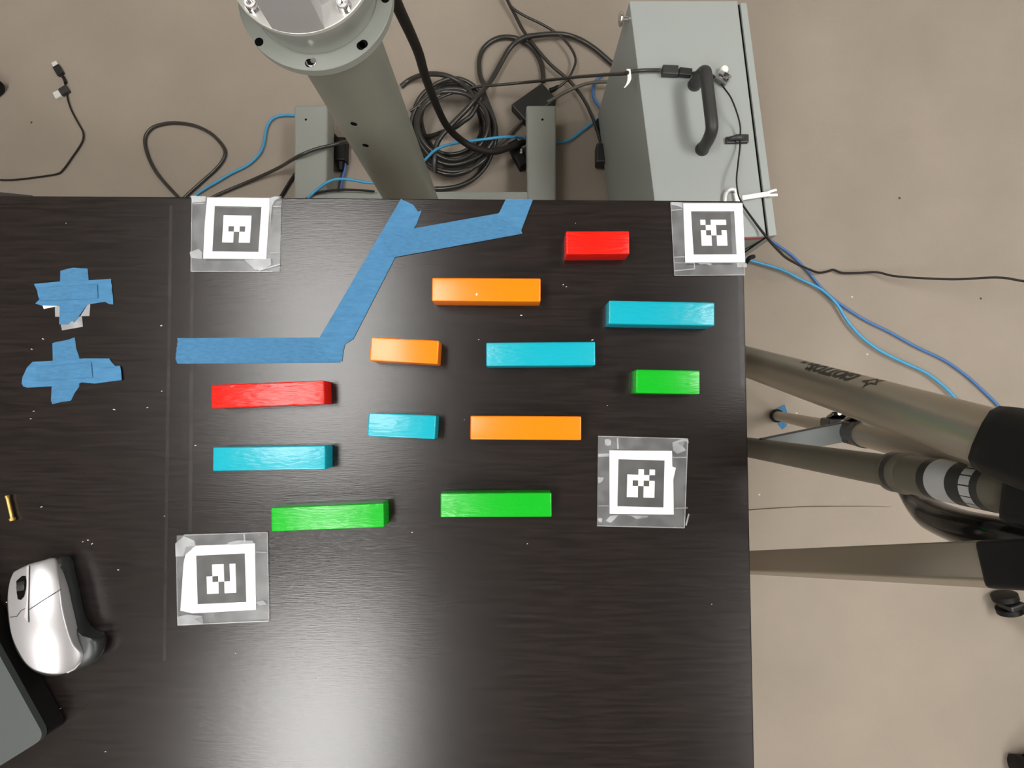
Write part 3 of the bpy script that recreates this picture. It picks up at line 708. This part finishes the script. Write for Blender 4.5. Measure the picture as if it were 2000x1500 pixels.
cable(Z6([(260, 790, .008), (370, 780, .015), (480, 740, .03), (620, 690, .045), (720, 620, .055), (800, 560, .06), (870, 450, .06), (920, 350, .06)]), 0.0052, 'cable', 'black cable crossing low through the middle of the coil')
cable(Z6([(390, 1190, .05), (395, 1060, .06), (410, 920, .062), (450, 820, .064), (540, 710, .066), (640, 600, .068), (760, 480, .07), (850, 370, .07), (930, 280, .06), (1010, 190, .03), (1080, 80, .02)]
      + [(x_, y_) for x_, y_ in []]) + Z2([(880, 360, .02), (960, 290, .025), (1050, 262, .025), (1250, 250, .02), (1380, 282, .012), (1500, 352, .01), (1610, 445, .008), (1700, 520, .008)]),
      0.0058, 'cable', 'thick black cable rising from the coil and arching right behind the cabinet')
cable(Z6([(400, 1378, .008), (520, 1375, .01), (680, 1345, .012), (800, 1290, .014), (900, 1210, .016), (980, 1110, .02), (1040, 980, .03), (1085, 820, .04), (1085, 700, .04), (1050, 560, .04), (990, 400, .04), (950, 280, .03)])
      + Z2([(690, 620, .015), (664, 540, .01), (662, 430, .008), (700, 345, .008), (780, 287, .008), (870, 272, .008), (960, 292, .008), (1040, 345, .008), (1100, 430, .008), (1125, 520, .008), (1128, 600, .012)]),
      0.0056, 'cable', 'thick black cable looping tall above the coil to the power adapter')
cable(Z6([(120, 505, .05), (230, 440, .055), (360, 390, .06), (480, 340, .06), (620, 290, .055), (760, 255, .05), (900, 225, .05)]) + Z2([(800, 622, .05), (1000, 603, .06), (1200, 583, .10), (1400, 562, .2), (1600, 546, .32), (1730, 537, .395)]) +
      Z3([(330, 528, CZ+0.012), (430, 516, CZ+0.006), (560, 514, CZ+0.006)]), 0.0031, 'cable', 'long straight black cable running from the coil to the cabinet plug')
cable(Z2([(840, -60), (880, 30), (925, 115), (980, 220), (1060, 330), (1180, 470), (1320, 592), (1420, 720), (1485, 850), (1530, 970), (1560, 1100)]), 0.0038, 'cable', 'black cable running diagonally down to the cabinet side', z=0.016)
cable(Z2([(840, -60), (880, 30), (930, 78), (1010, 125), (1120, 178), (1240, 252), (1320, 335), (1364, 425), (1352, 500), (1295, 595), (1200, 665)]), 0.0029, 'cable', 'thin black cable curving round to the right end of the power adapter', z=0.022)
cable(Z2([(1640, 600, .03), (1560, 600, .03), (1450, 612, .03), (1320, 660, .03), (1210, 720, .032), (1110, 775, .02), (1040, 830, .015), (975, 885, .012), (900, 965, .01), (830, 1040, .01), (740, 1100, .02), (640, 1150, .06)]), 0.0037, 'cable_g', 'grey cable passing under the right base beam')
cable(Z2([(240, 1190, .05), (265, 1170, .06), (350, 1092, .075), (480, 1050, .08), (700, 1020, .075), (850, 1003, .06), (970, 1010, .02), (1100, 1040, .012), (1240, 1046, .01), (1330, 1020, .01), (1420, 952, .01), (1510, 885, .01), (1600, 820, .01)]), 0.0031, 'blue', 'light blue network cable passing over the coil and under the right beam')
cable(Z2([(1580, 540, .01), (1520, 590, .01), (1494, 650, .01), (1500, 720, .01), (1550, 790, .01)]), 0.0035, 'blue2', 'short bend of blue cable beside the cabinet side')
# heavy robot cable
cable([(748, -70, .72), (762, -30, .70), (775, 8, .66), (800, 62, .58), (818, 105, .50), (831, 150, .40), (850, 200, .28), (872, 245, .17), (900, 273, .11), (930, 290, .09), (965, 296, .075), (1000, 286, .05), (1022, 278, .03)], 0.0072, 'cable_d', 'heavy matte black cable hanging down from the robot base', n=14)
# left group
cable(Z7([(1400, 1540), (1290, 1430), (1150, 1270), (1080, 1130), (1062, 1015), (1110, 940), (1200, 907), (1300, 900), (1430, 922), (1550, 982), (1635, 1075), (1645, 1145), (1590, 1230), (1480, 1330), (1370, 1430), (1300, 1500)]), 0.0038, 'cable', 'black cable forming a teardrop loop on the carpet left of the pedestal', z=0.005)
cable(Z1([(620, 850), (530, 845), (450, 846), (380, 872), (340, 940), (320, 1050), (285, 1130), (200, 1210), (80, 1270), (-20, 1330), (-90, 1370), (-170, 1425), (-240, 1500)]), 0.0031, 'blue', 'light blue network cable on the carpet left of the pedestal', z=0.006)
cable(Z1([(1000, 1025, .03), (890, 1045, .09), (800, 1068, .096), (700, 1092, .098), (580, 1140, .096), (510, 1180, .07), (430, 1228, .03), (250, 1312, .01), (0, 1418, .006), (-100, 1470, .006)]), 0.0037, 'cable', 'black cable crossing over the left base beam')
cable(Z1([(560, 1260), (515, 1325), (450, 1432), (420, 1480)]), 0.0038, 'cable_d', 'short black cable end beside the left base beam', z=0.006)
cable(Z1([(1150, 1340, .10), (1070, 1336, .10), (960, 1317, .10), (850, 1313, .10), (770, 1345, .099), (705, 1395, .094), (640, 1450, .092)]), 0.0031, 'blue', 'light blue cable crossing the foot of the pedestal at the desk edge')
cable(Z1([(890, 1060), (905, 1130), (916, 1220), (895, 1310), (880, 1400), (880, 1460)]), 0.0031, 'blue2', 'short vertical piece of blue cable between beam and column', z=0.012)
cable(Z1([(620, 1465, .090), (670, 1430, .090), (740, 1405, .094), (880, 1390, .094), (1000, 1392, .094), (1130, 1402, .094)]), 0.0024, 'cable_d', 'thin black cable lying along the pedestal cross bar')
# usb cable at the far left
ZU = lambda pts: [(p[0]/5.555, 100+p[1]/5.555)+tuple(p[2:]) for p in pts]
us = empty('usb_cable', P(120, 200, 0), 'thin black cable with two metal plugs on the carpet at the far left', 'cable')
q = [P(x, y, 0.004) for x, y in ZU([(700, 340), (722, 420), (735, 520), (780, 650), (855, 790), (902, 880), (900, 960), (860, 1040), (760, 1185), (690, 1280), (630, 1328), (480, 1355), (250, 1385), (100, 1397), (-60, 1392)])]
mk('cord', tube(smooth_path(q, 6), 0.0019, 8), M['cable_d'], us, smooth=70)
def seg_box(a, b, wd, z0, h, m, name, par, bev=0.001, label=None):
    pa = P(a[0], a[1], z0+h/2); pb = P(b[0], b[1], z0+h/2); d = (pb-pa); L = d.length; d.normalize()
    return mk(name, obox((pa+pb)/2, d, Z.cross(d), Z, L, wd, h, bev), M[m], par, label=label)
a = ZU([(590, 118), (612, 165), (665, 255), (690, 290), (715, 345), (628, 478), (660, 455), (735, 420)])
seg_box(a[0], a[1], 0.013, 0.001, 0.005, 'zinc', 'plug_tip', us, label='bright metal plug end')
seg_box(a[1], a[2], 0.016, 0.0005, 0.008, 'blackp', 'plug_body', us)
mk('plug_lead', tube(smooth_path([P(*p, 0.005) for p in (a[2], a[3], a[4])], 4), 0.0032, 10), M['cable_d'], us, smooth=60)
seg_box((a[5][0]-6, a[5][1]+2), (a[6][0], a[6][1]), 0.016, 0.001, 0.006, 'zinc', 'plug_tip', us, label='bright metal plug end')
seg_box(a[6], (a[7][0]+1, a[7][1]-3), 0.017, 0.0005, 0.009, 'handle', 'plug_body', us)
# black cable clip cable on the cabinet then out over the carpet
ZC = lambda pts: [(1300+p[0]/4.6875, 100+p[1]/4.6875)+tuple(p[2:]) for p in pts]
cable(ZC([(510, 300, CZ+.012), (545, 350, CZ+.022), (600, 430, CZ+.026), (655, 570, CZ+.022), (683, 690, CZ+.013), (682, 790, CZ+.009), (680, 880, CZ+.009), (662, 1040, CZ+.02), (650, 1180, CZ+.026), (665, 1310, CZ+.02), (700, 1390, CZ+.014)]) +
      Z4([(440, 130, CZ+.006), (520, 240, CZ+.006), (572, 305, CZ+.003), (620, 360, .30), (670, 408, .2), (730, 443, .12), (790, 470, .05), (850, 492, .012), (900, 487, .008), (935, 477, .008), (985, 494, .01), (1080, 494, .012), (1180, 491, .015), (1300, 515, .03), (1600, 530, .06), (1850, 520, .09), (2000, 541, .10), (2150, 560, .10)]),
      0.0025, 'cable_d', 'thin black cable dropping off the cabinet and wandering right across the carpet', n=9, rf=lambda t: 0.5+0.5*min(1, max(0, (t-0.33)/0.2)))
cable(Z4([(440, 190), (520, 260), (600, 322), (700, 392), (790, 482), (865, 572), (950, 650), (1100, 750), (1250, 825), (1400, 908), (1560, 985), (1680, 1070), (1780, 1160), (1860, 1240), (1960, 1360)]), 0.0031, 'blue2', 'deeper blue network cable on the right carpet, upper of the pair', z=0.006)
cable(Z4([(380, 400), (480, 427), (640, 474), (750, 528), (870, 588), (955, 668), (1020, 770), (1100, 858), (1200, 930), (1320, 990), (1450, 1050), (1535, 1112), (1610, 1185), (1700, 1300)]), 0.0034, 'blue', 'light blue network cable on the right carpet, lower of the pair', z=0.012)
cable([(1440, 500, .02), (1456, 512, .03), (1464, 504, .045), (1472, 501, .04)], 0.005, 'cable_d', 'black cable tie end peeping out by the desk corner')
cable([(1445, 492, .3), (1472, 478, .34), (1496, 463, CZ-.01)], 0.0009, 'cable_d', 'thin dark wire along the near cabinet corner')
# cabinet plug pair
pl = empty('cable_plug', P(1320, 140, CZ), 'black cable connector pair lying on the cabinet beside the handle', 'connector')
seg_box(*Z3([(572, 520), (690, 525)]), 0.0155, CZ+0.0005, 0.012, 'handle', 'socket', pl, 0.002)
seg_box(*Z3([(694, 528), (790, 538)]), 0.0125, CZ+0.001, 0.010, 'blackp', 'plug', pl, 0.002)
q = [P(*p, CZ+0.006) for p in Z3([(785, 538), (840, 535), (920, 545), (960, 570)])]
mk('lead', tube(smooth_path(q, 4), 0.0025, 8), M['cable_d'], pl, smooth=60)
q = [P(x, y, z) for x, y, z in Z3([(328, 505, CZ+.018), (332, 530, CZ+.018), (335, 575, CZ+.016), (322, 612, CZ+.012), (298, 642, CZ+.008)])]
bm = bmesh.new(); sp = smooth_path(q, 4); vv = []
for i, p in enumerate(sp):
    hw = 0.0030*(1-max(0, i/len(sp)-0.5)*1.5); vv.append((bm.verts.new(p-X*hw), bm.verts.new(p+X*hw)))
for i in range(len(vv)-1): bm.faces.new((vv[i][0], vv[i][1], vv[i+1][1], vv[i+1][0]))
r_ = bmesh.ops.extrude_face_region(bm, geom=list(bm.faces)); bmesh.ops.translate(bm, verts=[v for v in r_['geom'] if isinstance(v, bmesh.types.BMVert)], vec=(0, 0, -0.0008))
mk('cable_tie', bm, M['white'], label='white cable tie tail on the straight black cable by the cabinet', cat='cable tie')

# power adapter
ap = empty('power_adapter', P(1045, 195, 0), 'flat black power adapter lying between coil and right base beam', 'adapter')
az_ = 0.030
c0, c1, c3 = [P(*p, az_) for p in Z2([(1120, 603), (1228, 722), (893, 765)])]
u_ = (c3-c0); v_ = (c1-c0)
qd = [c0, c1, c1+u_, c3]
mk('case', prism([(p.x, p.y) for p in qd], 0.0, az_, bev=0.003), M['blackp'], ap)
e1 = P(*Z2([(1205, 655)])[0], 0.022)
mk('strain_relief', tube([P(*p, 0.022) for p in Z2([(1180, 665), (1215, 650), (1240, 630)])], 1, 12, rr=[0.006, 0.005, 0.0035]), M['rubber'], ap, smooth=50)
# black heavy connector left of the right beam
pg = empty('cable_connector', P(1010, 300, 0), 'black multi-pin connector with a bright band under the right base beam', 'connector')
q0, q1 = P(1003, 281, 0.03), P(1022, 318, 0.024)
mk('housing', obox(Vector(((q0.x+q1.x)/2, (q0.y+q1.y)/2, 0.016)), (q1-q0).normalized(), Z.cross((q1-q0).normalized()), Z, 0.062, 0.026, 0.03, 0.004), M['rubber'], pg)
c = P(1018, 295, 0.033); mk('band', obox(c, X, Y, Z, 0.006, 0.012, 0.004, 0.001), M['chrome'], pg)
pg = empty('power_plug', P(658, 292, 0), 'black plug standing between left base beam and column', 'plug')
c = P(662, 290, 0.03)
mk('housing', obox(Vector((c.x, c.y, 0.016)), X, Y, Z, 0.03, 0.055, 0.03, 0.004), M['rubber'], pg)
mk('cap', cyl(Vector((c.x, c.y-0.02, 0.016)), Vector((c.x, c.y-0.045, 0.016)), 0.011, 0.007), M['rubber'], pg, smooth=40)

# ================================================================ tripod
def P3(px, py, z): return P(px, py, z)
def axis_at(A_, B_, px):
    lo, hi = -1.5, 2.5
    def sx(t):
        w_ = R.transposed() @ (A_+(B_-A_)*t-Vector((0, 0, CAM_Z))); return 1000+F*w_.x/(-w_.z)
    lo = -1.0; hi = 1.25
    for _ in range(60):
        m_ = (lo+hi)/2
        if sx(m_) < px: lo = m_
        else: hi = m_
    return A_+(B_-A_)*lo
colA, colB = P(1475, 876, 0.526), P(1985, 961, 0.9215)
cdir = (colB-colA).normalized()
tri = empty('tripod', (colA.x, colA.y, 0), 'bronze grey camera tripod with black joints at the right desk edge', 'tripod')
AX = lambda px: axis_at(colA, colB, 1005+(px-1005)*1.045)
mk('centre_column', cyl(AX(1475)-cdir*0.18, AX(1735), 0.0138, 0.0138, 40), M['tripod2'], tri, smooth=50)
cs = mk('column_sleeve', cyl(AX(1735), colB+cdir*0.10, 0.0158, 0.0158, 40), M['tripod2'], tri, smooth=50)
mk('collar_ring', tube([AX(1712), AX(1716), AX(1722)], 1, 40, rr=[0.0155, 0.0172, 0.0168]), M['tripod2'], cs, smooth=40)
mk('collar_ring', cyl(AX(1722), AX(1733), 0.0168, 0.0172, 40), M['blackp'], cs, label='black collar ring', smooth=40)
mk('collar_ring', tube([AX(1733), AX(1738), AX(1746)], 1, 40, rr=[0.0170, 0.0172, 0.0160]), M['tripod2'], cs, smooth=40)
def band(x0, x1, r, m, name, label=None): return mk(name, cyl(AX(x0), AX(x1), r, r, 40), M[m], cs, label=label, smooth=40)
band(1793, 1808, 0.01605, 'blackp', 'black_band')
band(1808, 1849, 0.01600, 'label', 'label_band', 'silvery printed label')
band(1849, 1912, 0.01605, 'blackp', 'black_band')
# row of white squares on the black band
u_c, v_c = frame(cdir)
def on_cyl(px, ang, r): a = AX(px); return a+(u_c*math.cos(ang)+v_c*math.sin(ang))*r
cam_side = (Vector((0, 0, CAM_Z))-AX(1880)); cam_side -= cdir*cam_side.dot(cdir); cam_ang = math.atan2(cam_side.dot(v_c), cam_side.dot(u_c))
for i_, (w0, w1) in enumerate([(-1.25, -0.98), (-0.94, -0.60), (-0.55, -0.12), (-0.06, 0.32), (0.38, 0.70), (0.76, 1.0), (1.05, 1.25)]):
    bm = bmesh.new(); g = []
    for j in range(5):
        an = cam_ang-(w0+(w1-w0)*j/4)
        g.append((bm.verts.new(on_cyl(1877, an, 0.01625)), bm.verts.new(on_cyl(1898, an, 0.01625))))
    for j in range(4): bm.faces.new((g[j][0], g[j][1], g[j+1][1], g[j+1][0]))
    mk('white_mark', bm, M['label'], cs)
# legs
def leg(A_, B_, r0, n=32, rot=0.0, name='leg', m='tripod', flat=1.0, label=None):
    d = (B_-A_).normalized(); cs_ = (Vector((0, 0, CAM_Z))-(A_+B_)/2); cs_ -= d*cs_.dot(d); u = cs_.normalized(); v = d.cross(u)
    bm = bmesh.new(); rr = []
    for p in (A_, B_): rr.append([bm.verts.new(p+(u*math.cos(rot+2*PI*k/n)*r0*flat+v*math.sin(rot+2*PI*k/n)*r0)) for k in range(n)])
    for k in range(n): bm.faces.new((rr[0][k], rr[0][(k+1) % n], rr[1][(k+1) % n], rr[1][k]))
    bm.faces.new(rr[0][::-1]); bm.faces.new(rr[1])
    return mk(name, bm, M[m], tri, label=label, smooth=30), u, v, d
L1a, L1b = P(1470, 710, 0.58), P(1900, 845, 0.91)
d1_ = (L1b-L1a).normalized()
L1f = L1a-d1_*((L1a.z-0.03)/d1_.z)
lg1, u1, v1, dd1 = leg(L1a-d1_*0.18, L1b+d1_*0.04, 0.0195, 40, label='wide upper leg with dark lettering and a star')
mk('lower_leg', cyl(L1f, L1a-d1_*0.17, 0.011, 0.013), M['tripod'], tri, smooth=40)
mk('foot', lathe(L1f.x, L1f.y, [(0.014, 0), (0.015, 0.02), (0.012, 0.04)], 20), M['rubber'], tri, smooth=40)
L2a, L2b = P(1475, 1099, 0.54), P(1925, 1102, 0.91)
d2_ = (L2b-L2a).normalized(); L2f = L2a-d2_*((L2a.z-0.03)/d2_.z)
# flat-sided leg: rounded square section turned so that one flat looks up-left
def sqleg(A_, B_, wd, dp, turn, name, par=None):
    d = (B_-A_).normalized(); cs_ = (Vector((0, 0, CAM_Z))-(A_+B_)/2); cs_ -= d*cs_.dot(d); u = cs_.normalized(); v = d.cross(u)
    u2 = u*math.cos(turn)+v*math.sin(turn); v2 = d.cross(u2)
    return mk(name, obox((A_+B_)/2, d, v2, u2, (B_-A_).length, wd, dp, 0.0022, seg=3), M['tripod'], tri, smooth=40)
sqleg(L2a-d2_*0.15, L2b+d2_*0.03, 0.0270, 0.018, -0.32, 'leg')
mk('lower_leg', cyl(L2f, L2a-d2_*0.14, 0.010, 0.011), M['tripod'], tri, smooth=40)
mk('foot', lathe(L2f.x, L2f.y, [(0.014, 0), (0.015, 0.02), (0.012, 0.04)], 20), M['rubber'], tri, smooth=40)
L3f = P(1517, 812, 0.014); L3b = Vector((0.352, -0.030, 0.93)); L3b = P(1960, 905, 0.91)
d3_ = (L3b-L3f).normalized()
A3 = lambda px: axis_at(L3f, L3b, px)
l3, _, _, _ = leg(A3(1655), L3b, 0.0150, 36)
mk('lower_leg', cyl(L3f, A3(1660), 0.0105, 0.0105), M['tripod'], tri, smooth=40)
mk('foot', tube([L3f-d3_*0.014, L3f-d3_*0.010, L3f, L3f+d3_*0.012, L3f+d3_*0.016], 1, 24, rr=[0.008, 0.0135, 0.0155, 0.014, 0.009]), M['rubber'], tri, smooth=50, label='black ball foot on blue tape')
# flip locks on leg three
for x0, off in ((1618, 0.0), (1655, 0.004)):
    a = A3(x0); b = A3(x0+30); c = (a+b)/2
    up = Vector((0, 1, 0)); up -= d3_*up.dot(d3_); up.normalize()
    s_ = mk('flip_lock', obox(c, d3_, up, d3_.cross(up), (b-a).length*0.7, 0.028, 0.028, 0.004), M['blackp'], tri)
    c4 = c+up*0.017+d3_*0.008
    mk('lever', obox(c4, (d3_+up*0.22).normalized(), (up-d3_*0.22).normalized(), d3_.cross(up), 0.036, 0.006, 0.020, 0.002), M['glossb'], s_)
    q = c4+d3_*0.014+up*0.004+Z.cross(up)*0
    mk('rivet', cyl(q+(Vector((0, 0, CAM_Z))-q).normalized()*0.010, q+(Vector((0, 0, CAM_Z))-q).normalized()*0.0125, 0.0022, n=14), M['chrome'], s_)
mk('leg_collar', cyl(A3(1664), A3(1690), 0.0165, 0.0165, 32), M['blackp'], tri, smooth=40)
# spreader strut from column to leg three
sa = AX(1470); sb = A3(1668)
dS = (sb-sa).normalized(); nS = Z.cross(dS).normalized(); uS = dS.cross(nS)
mk('spreader_strut', obox((sa+sb)/2+nS*0.002, dS, nS, Z, (sb-sa).length, 0.024, 0.003, 0.0008), M['strut'], tri)
mk('strut_flange', obox((sa+sb)/2+nS*0.0145, dS, nS, Z, (sb-sa).length, 0.0015, 0.008), M['blackp'], tri)
for t_ in (L1a-d1_*0.14, L2a-d2_*0.14):
    s0 = AX(1475)-cdir*0.14; dq = (t_-s0).normalized(); nq = Z.cross(dq).normalized()
    mk('spreader_strut', obox((s0+t_)/2, dq, nq, dq.cross(nq), (t_-s0).length, 0.020, 0.003), M['legm'], tri)
# black joints at the top
def joint(c0, c1, wd, dp, name, bev=0.008, wide=None):
    d = (c1-c0).normalized(); cs_ = (Vector((0, 0, CAM_Z))-(c0+c1)/2); cs_ -= d*cs_.dot(d); u = cs_.normalized(); v = d.cross(u)
    return mk(name, obox((c0+c1)/2, d, v, u, (c1-c0).length, wd, dp, bev, seg=3), M['rubber'], tri, smooth=40)
j1a = axis_at(L1a, L1b, 1948); joint(j1a, j1a+d1_*0.085, 0.0465, 0.046, 'leg_joint', 0.016)
j2a = axis_at(L2a, L2b, 1955); joint(j2a, j2a+d2_*0.085, 0.0295, 0.030, 'leg_joint', 0.004)
hub0 = AX(1972); joint(hub0, hub0+cdir*0.10, 0.042, 0.046, 'hub', 0.008)
hp = [(1762, 958, .735), (1778, 970, .750), (1800, 990, .770), (1830, 1010, .800), (1880, 1030, .840), (1940, 1044, .870), (2010, 1056, .890), (2080, 1060, .9)]
hpp = smooth_path([P(*p) for p in hp], 6)
mk('crank_handle', tube(hpp, 1, 20, rr=[0.0035+0.0105*min(1, (i/len(hpp))*2.6)**0.8 for i in range(len(hpp))]), M['glossb'], tri, label='curved glossy black crank handle', smooth=60)
# lettering on the wide leg
def leg_axis_s(px): return (axis_at(L1a, L1b, px)-L1a).dot(dd1)
# which sense of the angle leads to the far (+y) side of the leg
sg = 1 if v1.y > 0 else -1
def place_text(body, size, px, a0, bold=0.0, squash=1.0):
    cu = bpy.data.curves.new('lettering', 'FONT'); cu.body = body; cu.size = size; cu.offset = bold; cu.resolution_u = 3
    to = bpy.data.objects.new('tmp', cu); COL.objects.link(to); bpy.context.view_layer.update()
    me = bpy.data.meshes.new_from_object(to.evaluated_get(bpy.context.evaluated_depsgraph_get()))
    bpy.data.objects.remove(to); bpy.data.curves.remove(cu)
    s0 = leg_axis_s(px); bm = bmesh.new(); bm.from_mesh(me)
    bmesh.ops.triangulate(bm, faces=bm.faces)
    for _ in range(3):
        ee = [e for e in bm.edges if e.calc_length() > 0.0022]
        bmesh.ops.subdivide_edges(bm, edges=ee, cuts=1); bmesh.ops.triangulate(bm, faces=bm.faces)
    for v in bm.verts:
        s = s0-v.co.x*squash; a = sg*(a0-v.co.y/0.0195)
        v.co = L1a+dd1*s+(u1*math.cos(a)+v1*math.sin(a))*0.01990
    return mk('lettering', bm, M['mark'], lg1, label='dark printed lettering')
place_text("GIOTTO'S", 0.0185, 1684, 1.22, 0.0007, 0.9)
bm = bmesh.new(); s0 = leg_axis_s(1715)
def lp3(x_, y_):
    s = s0-x_; a = sg*(0.92-y_/0.0195); return L1a+dd1*s+(u1*math.cos(a)+v1*math.sin(a))*0.01990
ro_, ri_ = 0.0105, 0.0046
outer = [lp3((ro_ if k % 2 == 0 else ri_)*math.sin(k*PI/5), (ro_ if k % 2 == 0 else ri_)*math.cos(k*PI/5)) for k in range(10)]
innr = [lp3((ro_ if k % 2 == 0 else ri_)*0.58*math.sin(k*PI/5), (ro_ if k % 2 == 0 else ri_)*0.58*math.cos(k*PI/5)) for k in range(10)]
vo = [bm.verts.new(p) for p in outer]; vi = [bm.verts.new(p) for p in innr]
for k in range(10): bm.faces.new((vo[k], vo[(k+1) % 10], vi[(k+1) % 10], vi[k]))
mk('star_mark', bm, M['mark'], lg1, label='dark outlined star')
bm = bmesh.new(); s0 = leg_axis_s(1602)
xx = 0
for wdt in (.003, .002, .004, .002, .003, 0, .003, .0025, .003):
    if wdt:
        g = [lp3(xx, 0.0), lp3(xx+wdt*.75, 0.0), lp3(xx+wdt*.75, -0.0055), lp3(xx, -0.0055)]
        bm.faces.new([bm.verts.new(p) for p in g])
    xx += (wdt or .003)+0.0006
mk('lettering', bm, M['mark'], lg1, label='small illegible line of print')

# blue tape under the tripod foot
q = PL([(1517, 797), (1532, 790), (1537, 803), (1536, 832), (1528, 839), (1519, 828)], 0.0)
mk('tape_strip', prism([(p.x, p.y) for p in q], 0.0003, 0.0010), M['tape'], label='small piece of blue tape on the carpet under the tripod foot', cat='tape')

# ================================================================ office chair castors at the right edge
def chair(hub, angs, label, rlen=0.27, armz=0.085):
    e = empty('office_chair', (hub.x, hub.y, 0), label, 'chair')
    mk('hub', lathe(hub.x, hub.y, [(0.03, 0.06), (0.035, 0.10), (0.028, 0.12), (0.025, 0.30)], 28), M['blackp'], e, smooth=40)
    for a in angs:
        d = Vector((math.cos(a), math.sin(a), 0)); tip = hub+d*rlen
        mk('base_arm', tube([Vector((hub.x, hub.y, armz+0.012)), hub+d*0.12+Z*armz, Vector((tip.x, tip.y, armz-0.018))], 1, 14, rr=[0.024, 0.019, 0.013]), M['blackp'], e, smooth=50)
        wa_ = a+0.9; wd_ = Vector((math.cos(wa_), math.sin(wa_), 0)); sd = wd_.cross(Z)
        c = Vector((tip.x, tip.y, 0.025))+wd_*0.012
        cst = mk('castor', obox(Vector((c.x, c.y, 0.036)), wd_, sd, Z, 0.035, 0.012, 0.038, 0.004), M['blackp'], e)
        for s_ in (-1, 1): mk('wheel', tube([c+sd*s_*k for k in (0.007, 0.009, 0.020, 0.023)], 1, 26, rr=[0.020, 0.0245, 0.0245, 0.018]), M['rubber'], cst, smooth=40)
    return e
hubp = P(2176, 1312, 0.0); c1_ = P(1958, 1168, 0.0); c2_ = P(2008, 1462, 0.0)
a1 = math.atan2(c1_.y-hubp.y, c1_.x-hubp.x)
chair(hubp, [a1+i*2*PI/5 for i in range(5)], 'black office chair base with castors at the right edge of the photo', (c1_-hubp).length)
hubq = P(-285, 150, 0.0); t_ = P(-5, 182, 0.0); a2 = math.atan2(t_.y-hubq.y, t_.x-hubq.x)
chair(hubq, [a2+i*2*PI/5 for i in range(5)], 'black chair base whose castor tip peeps in at the far left', (t_-hubq).length-0.01)
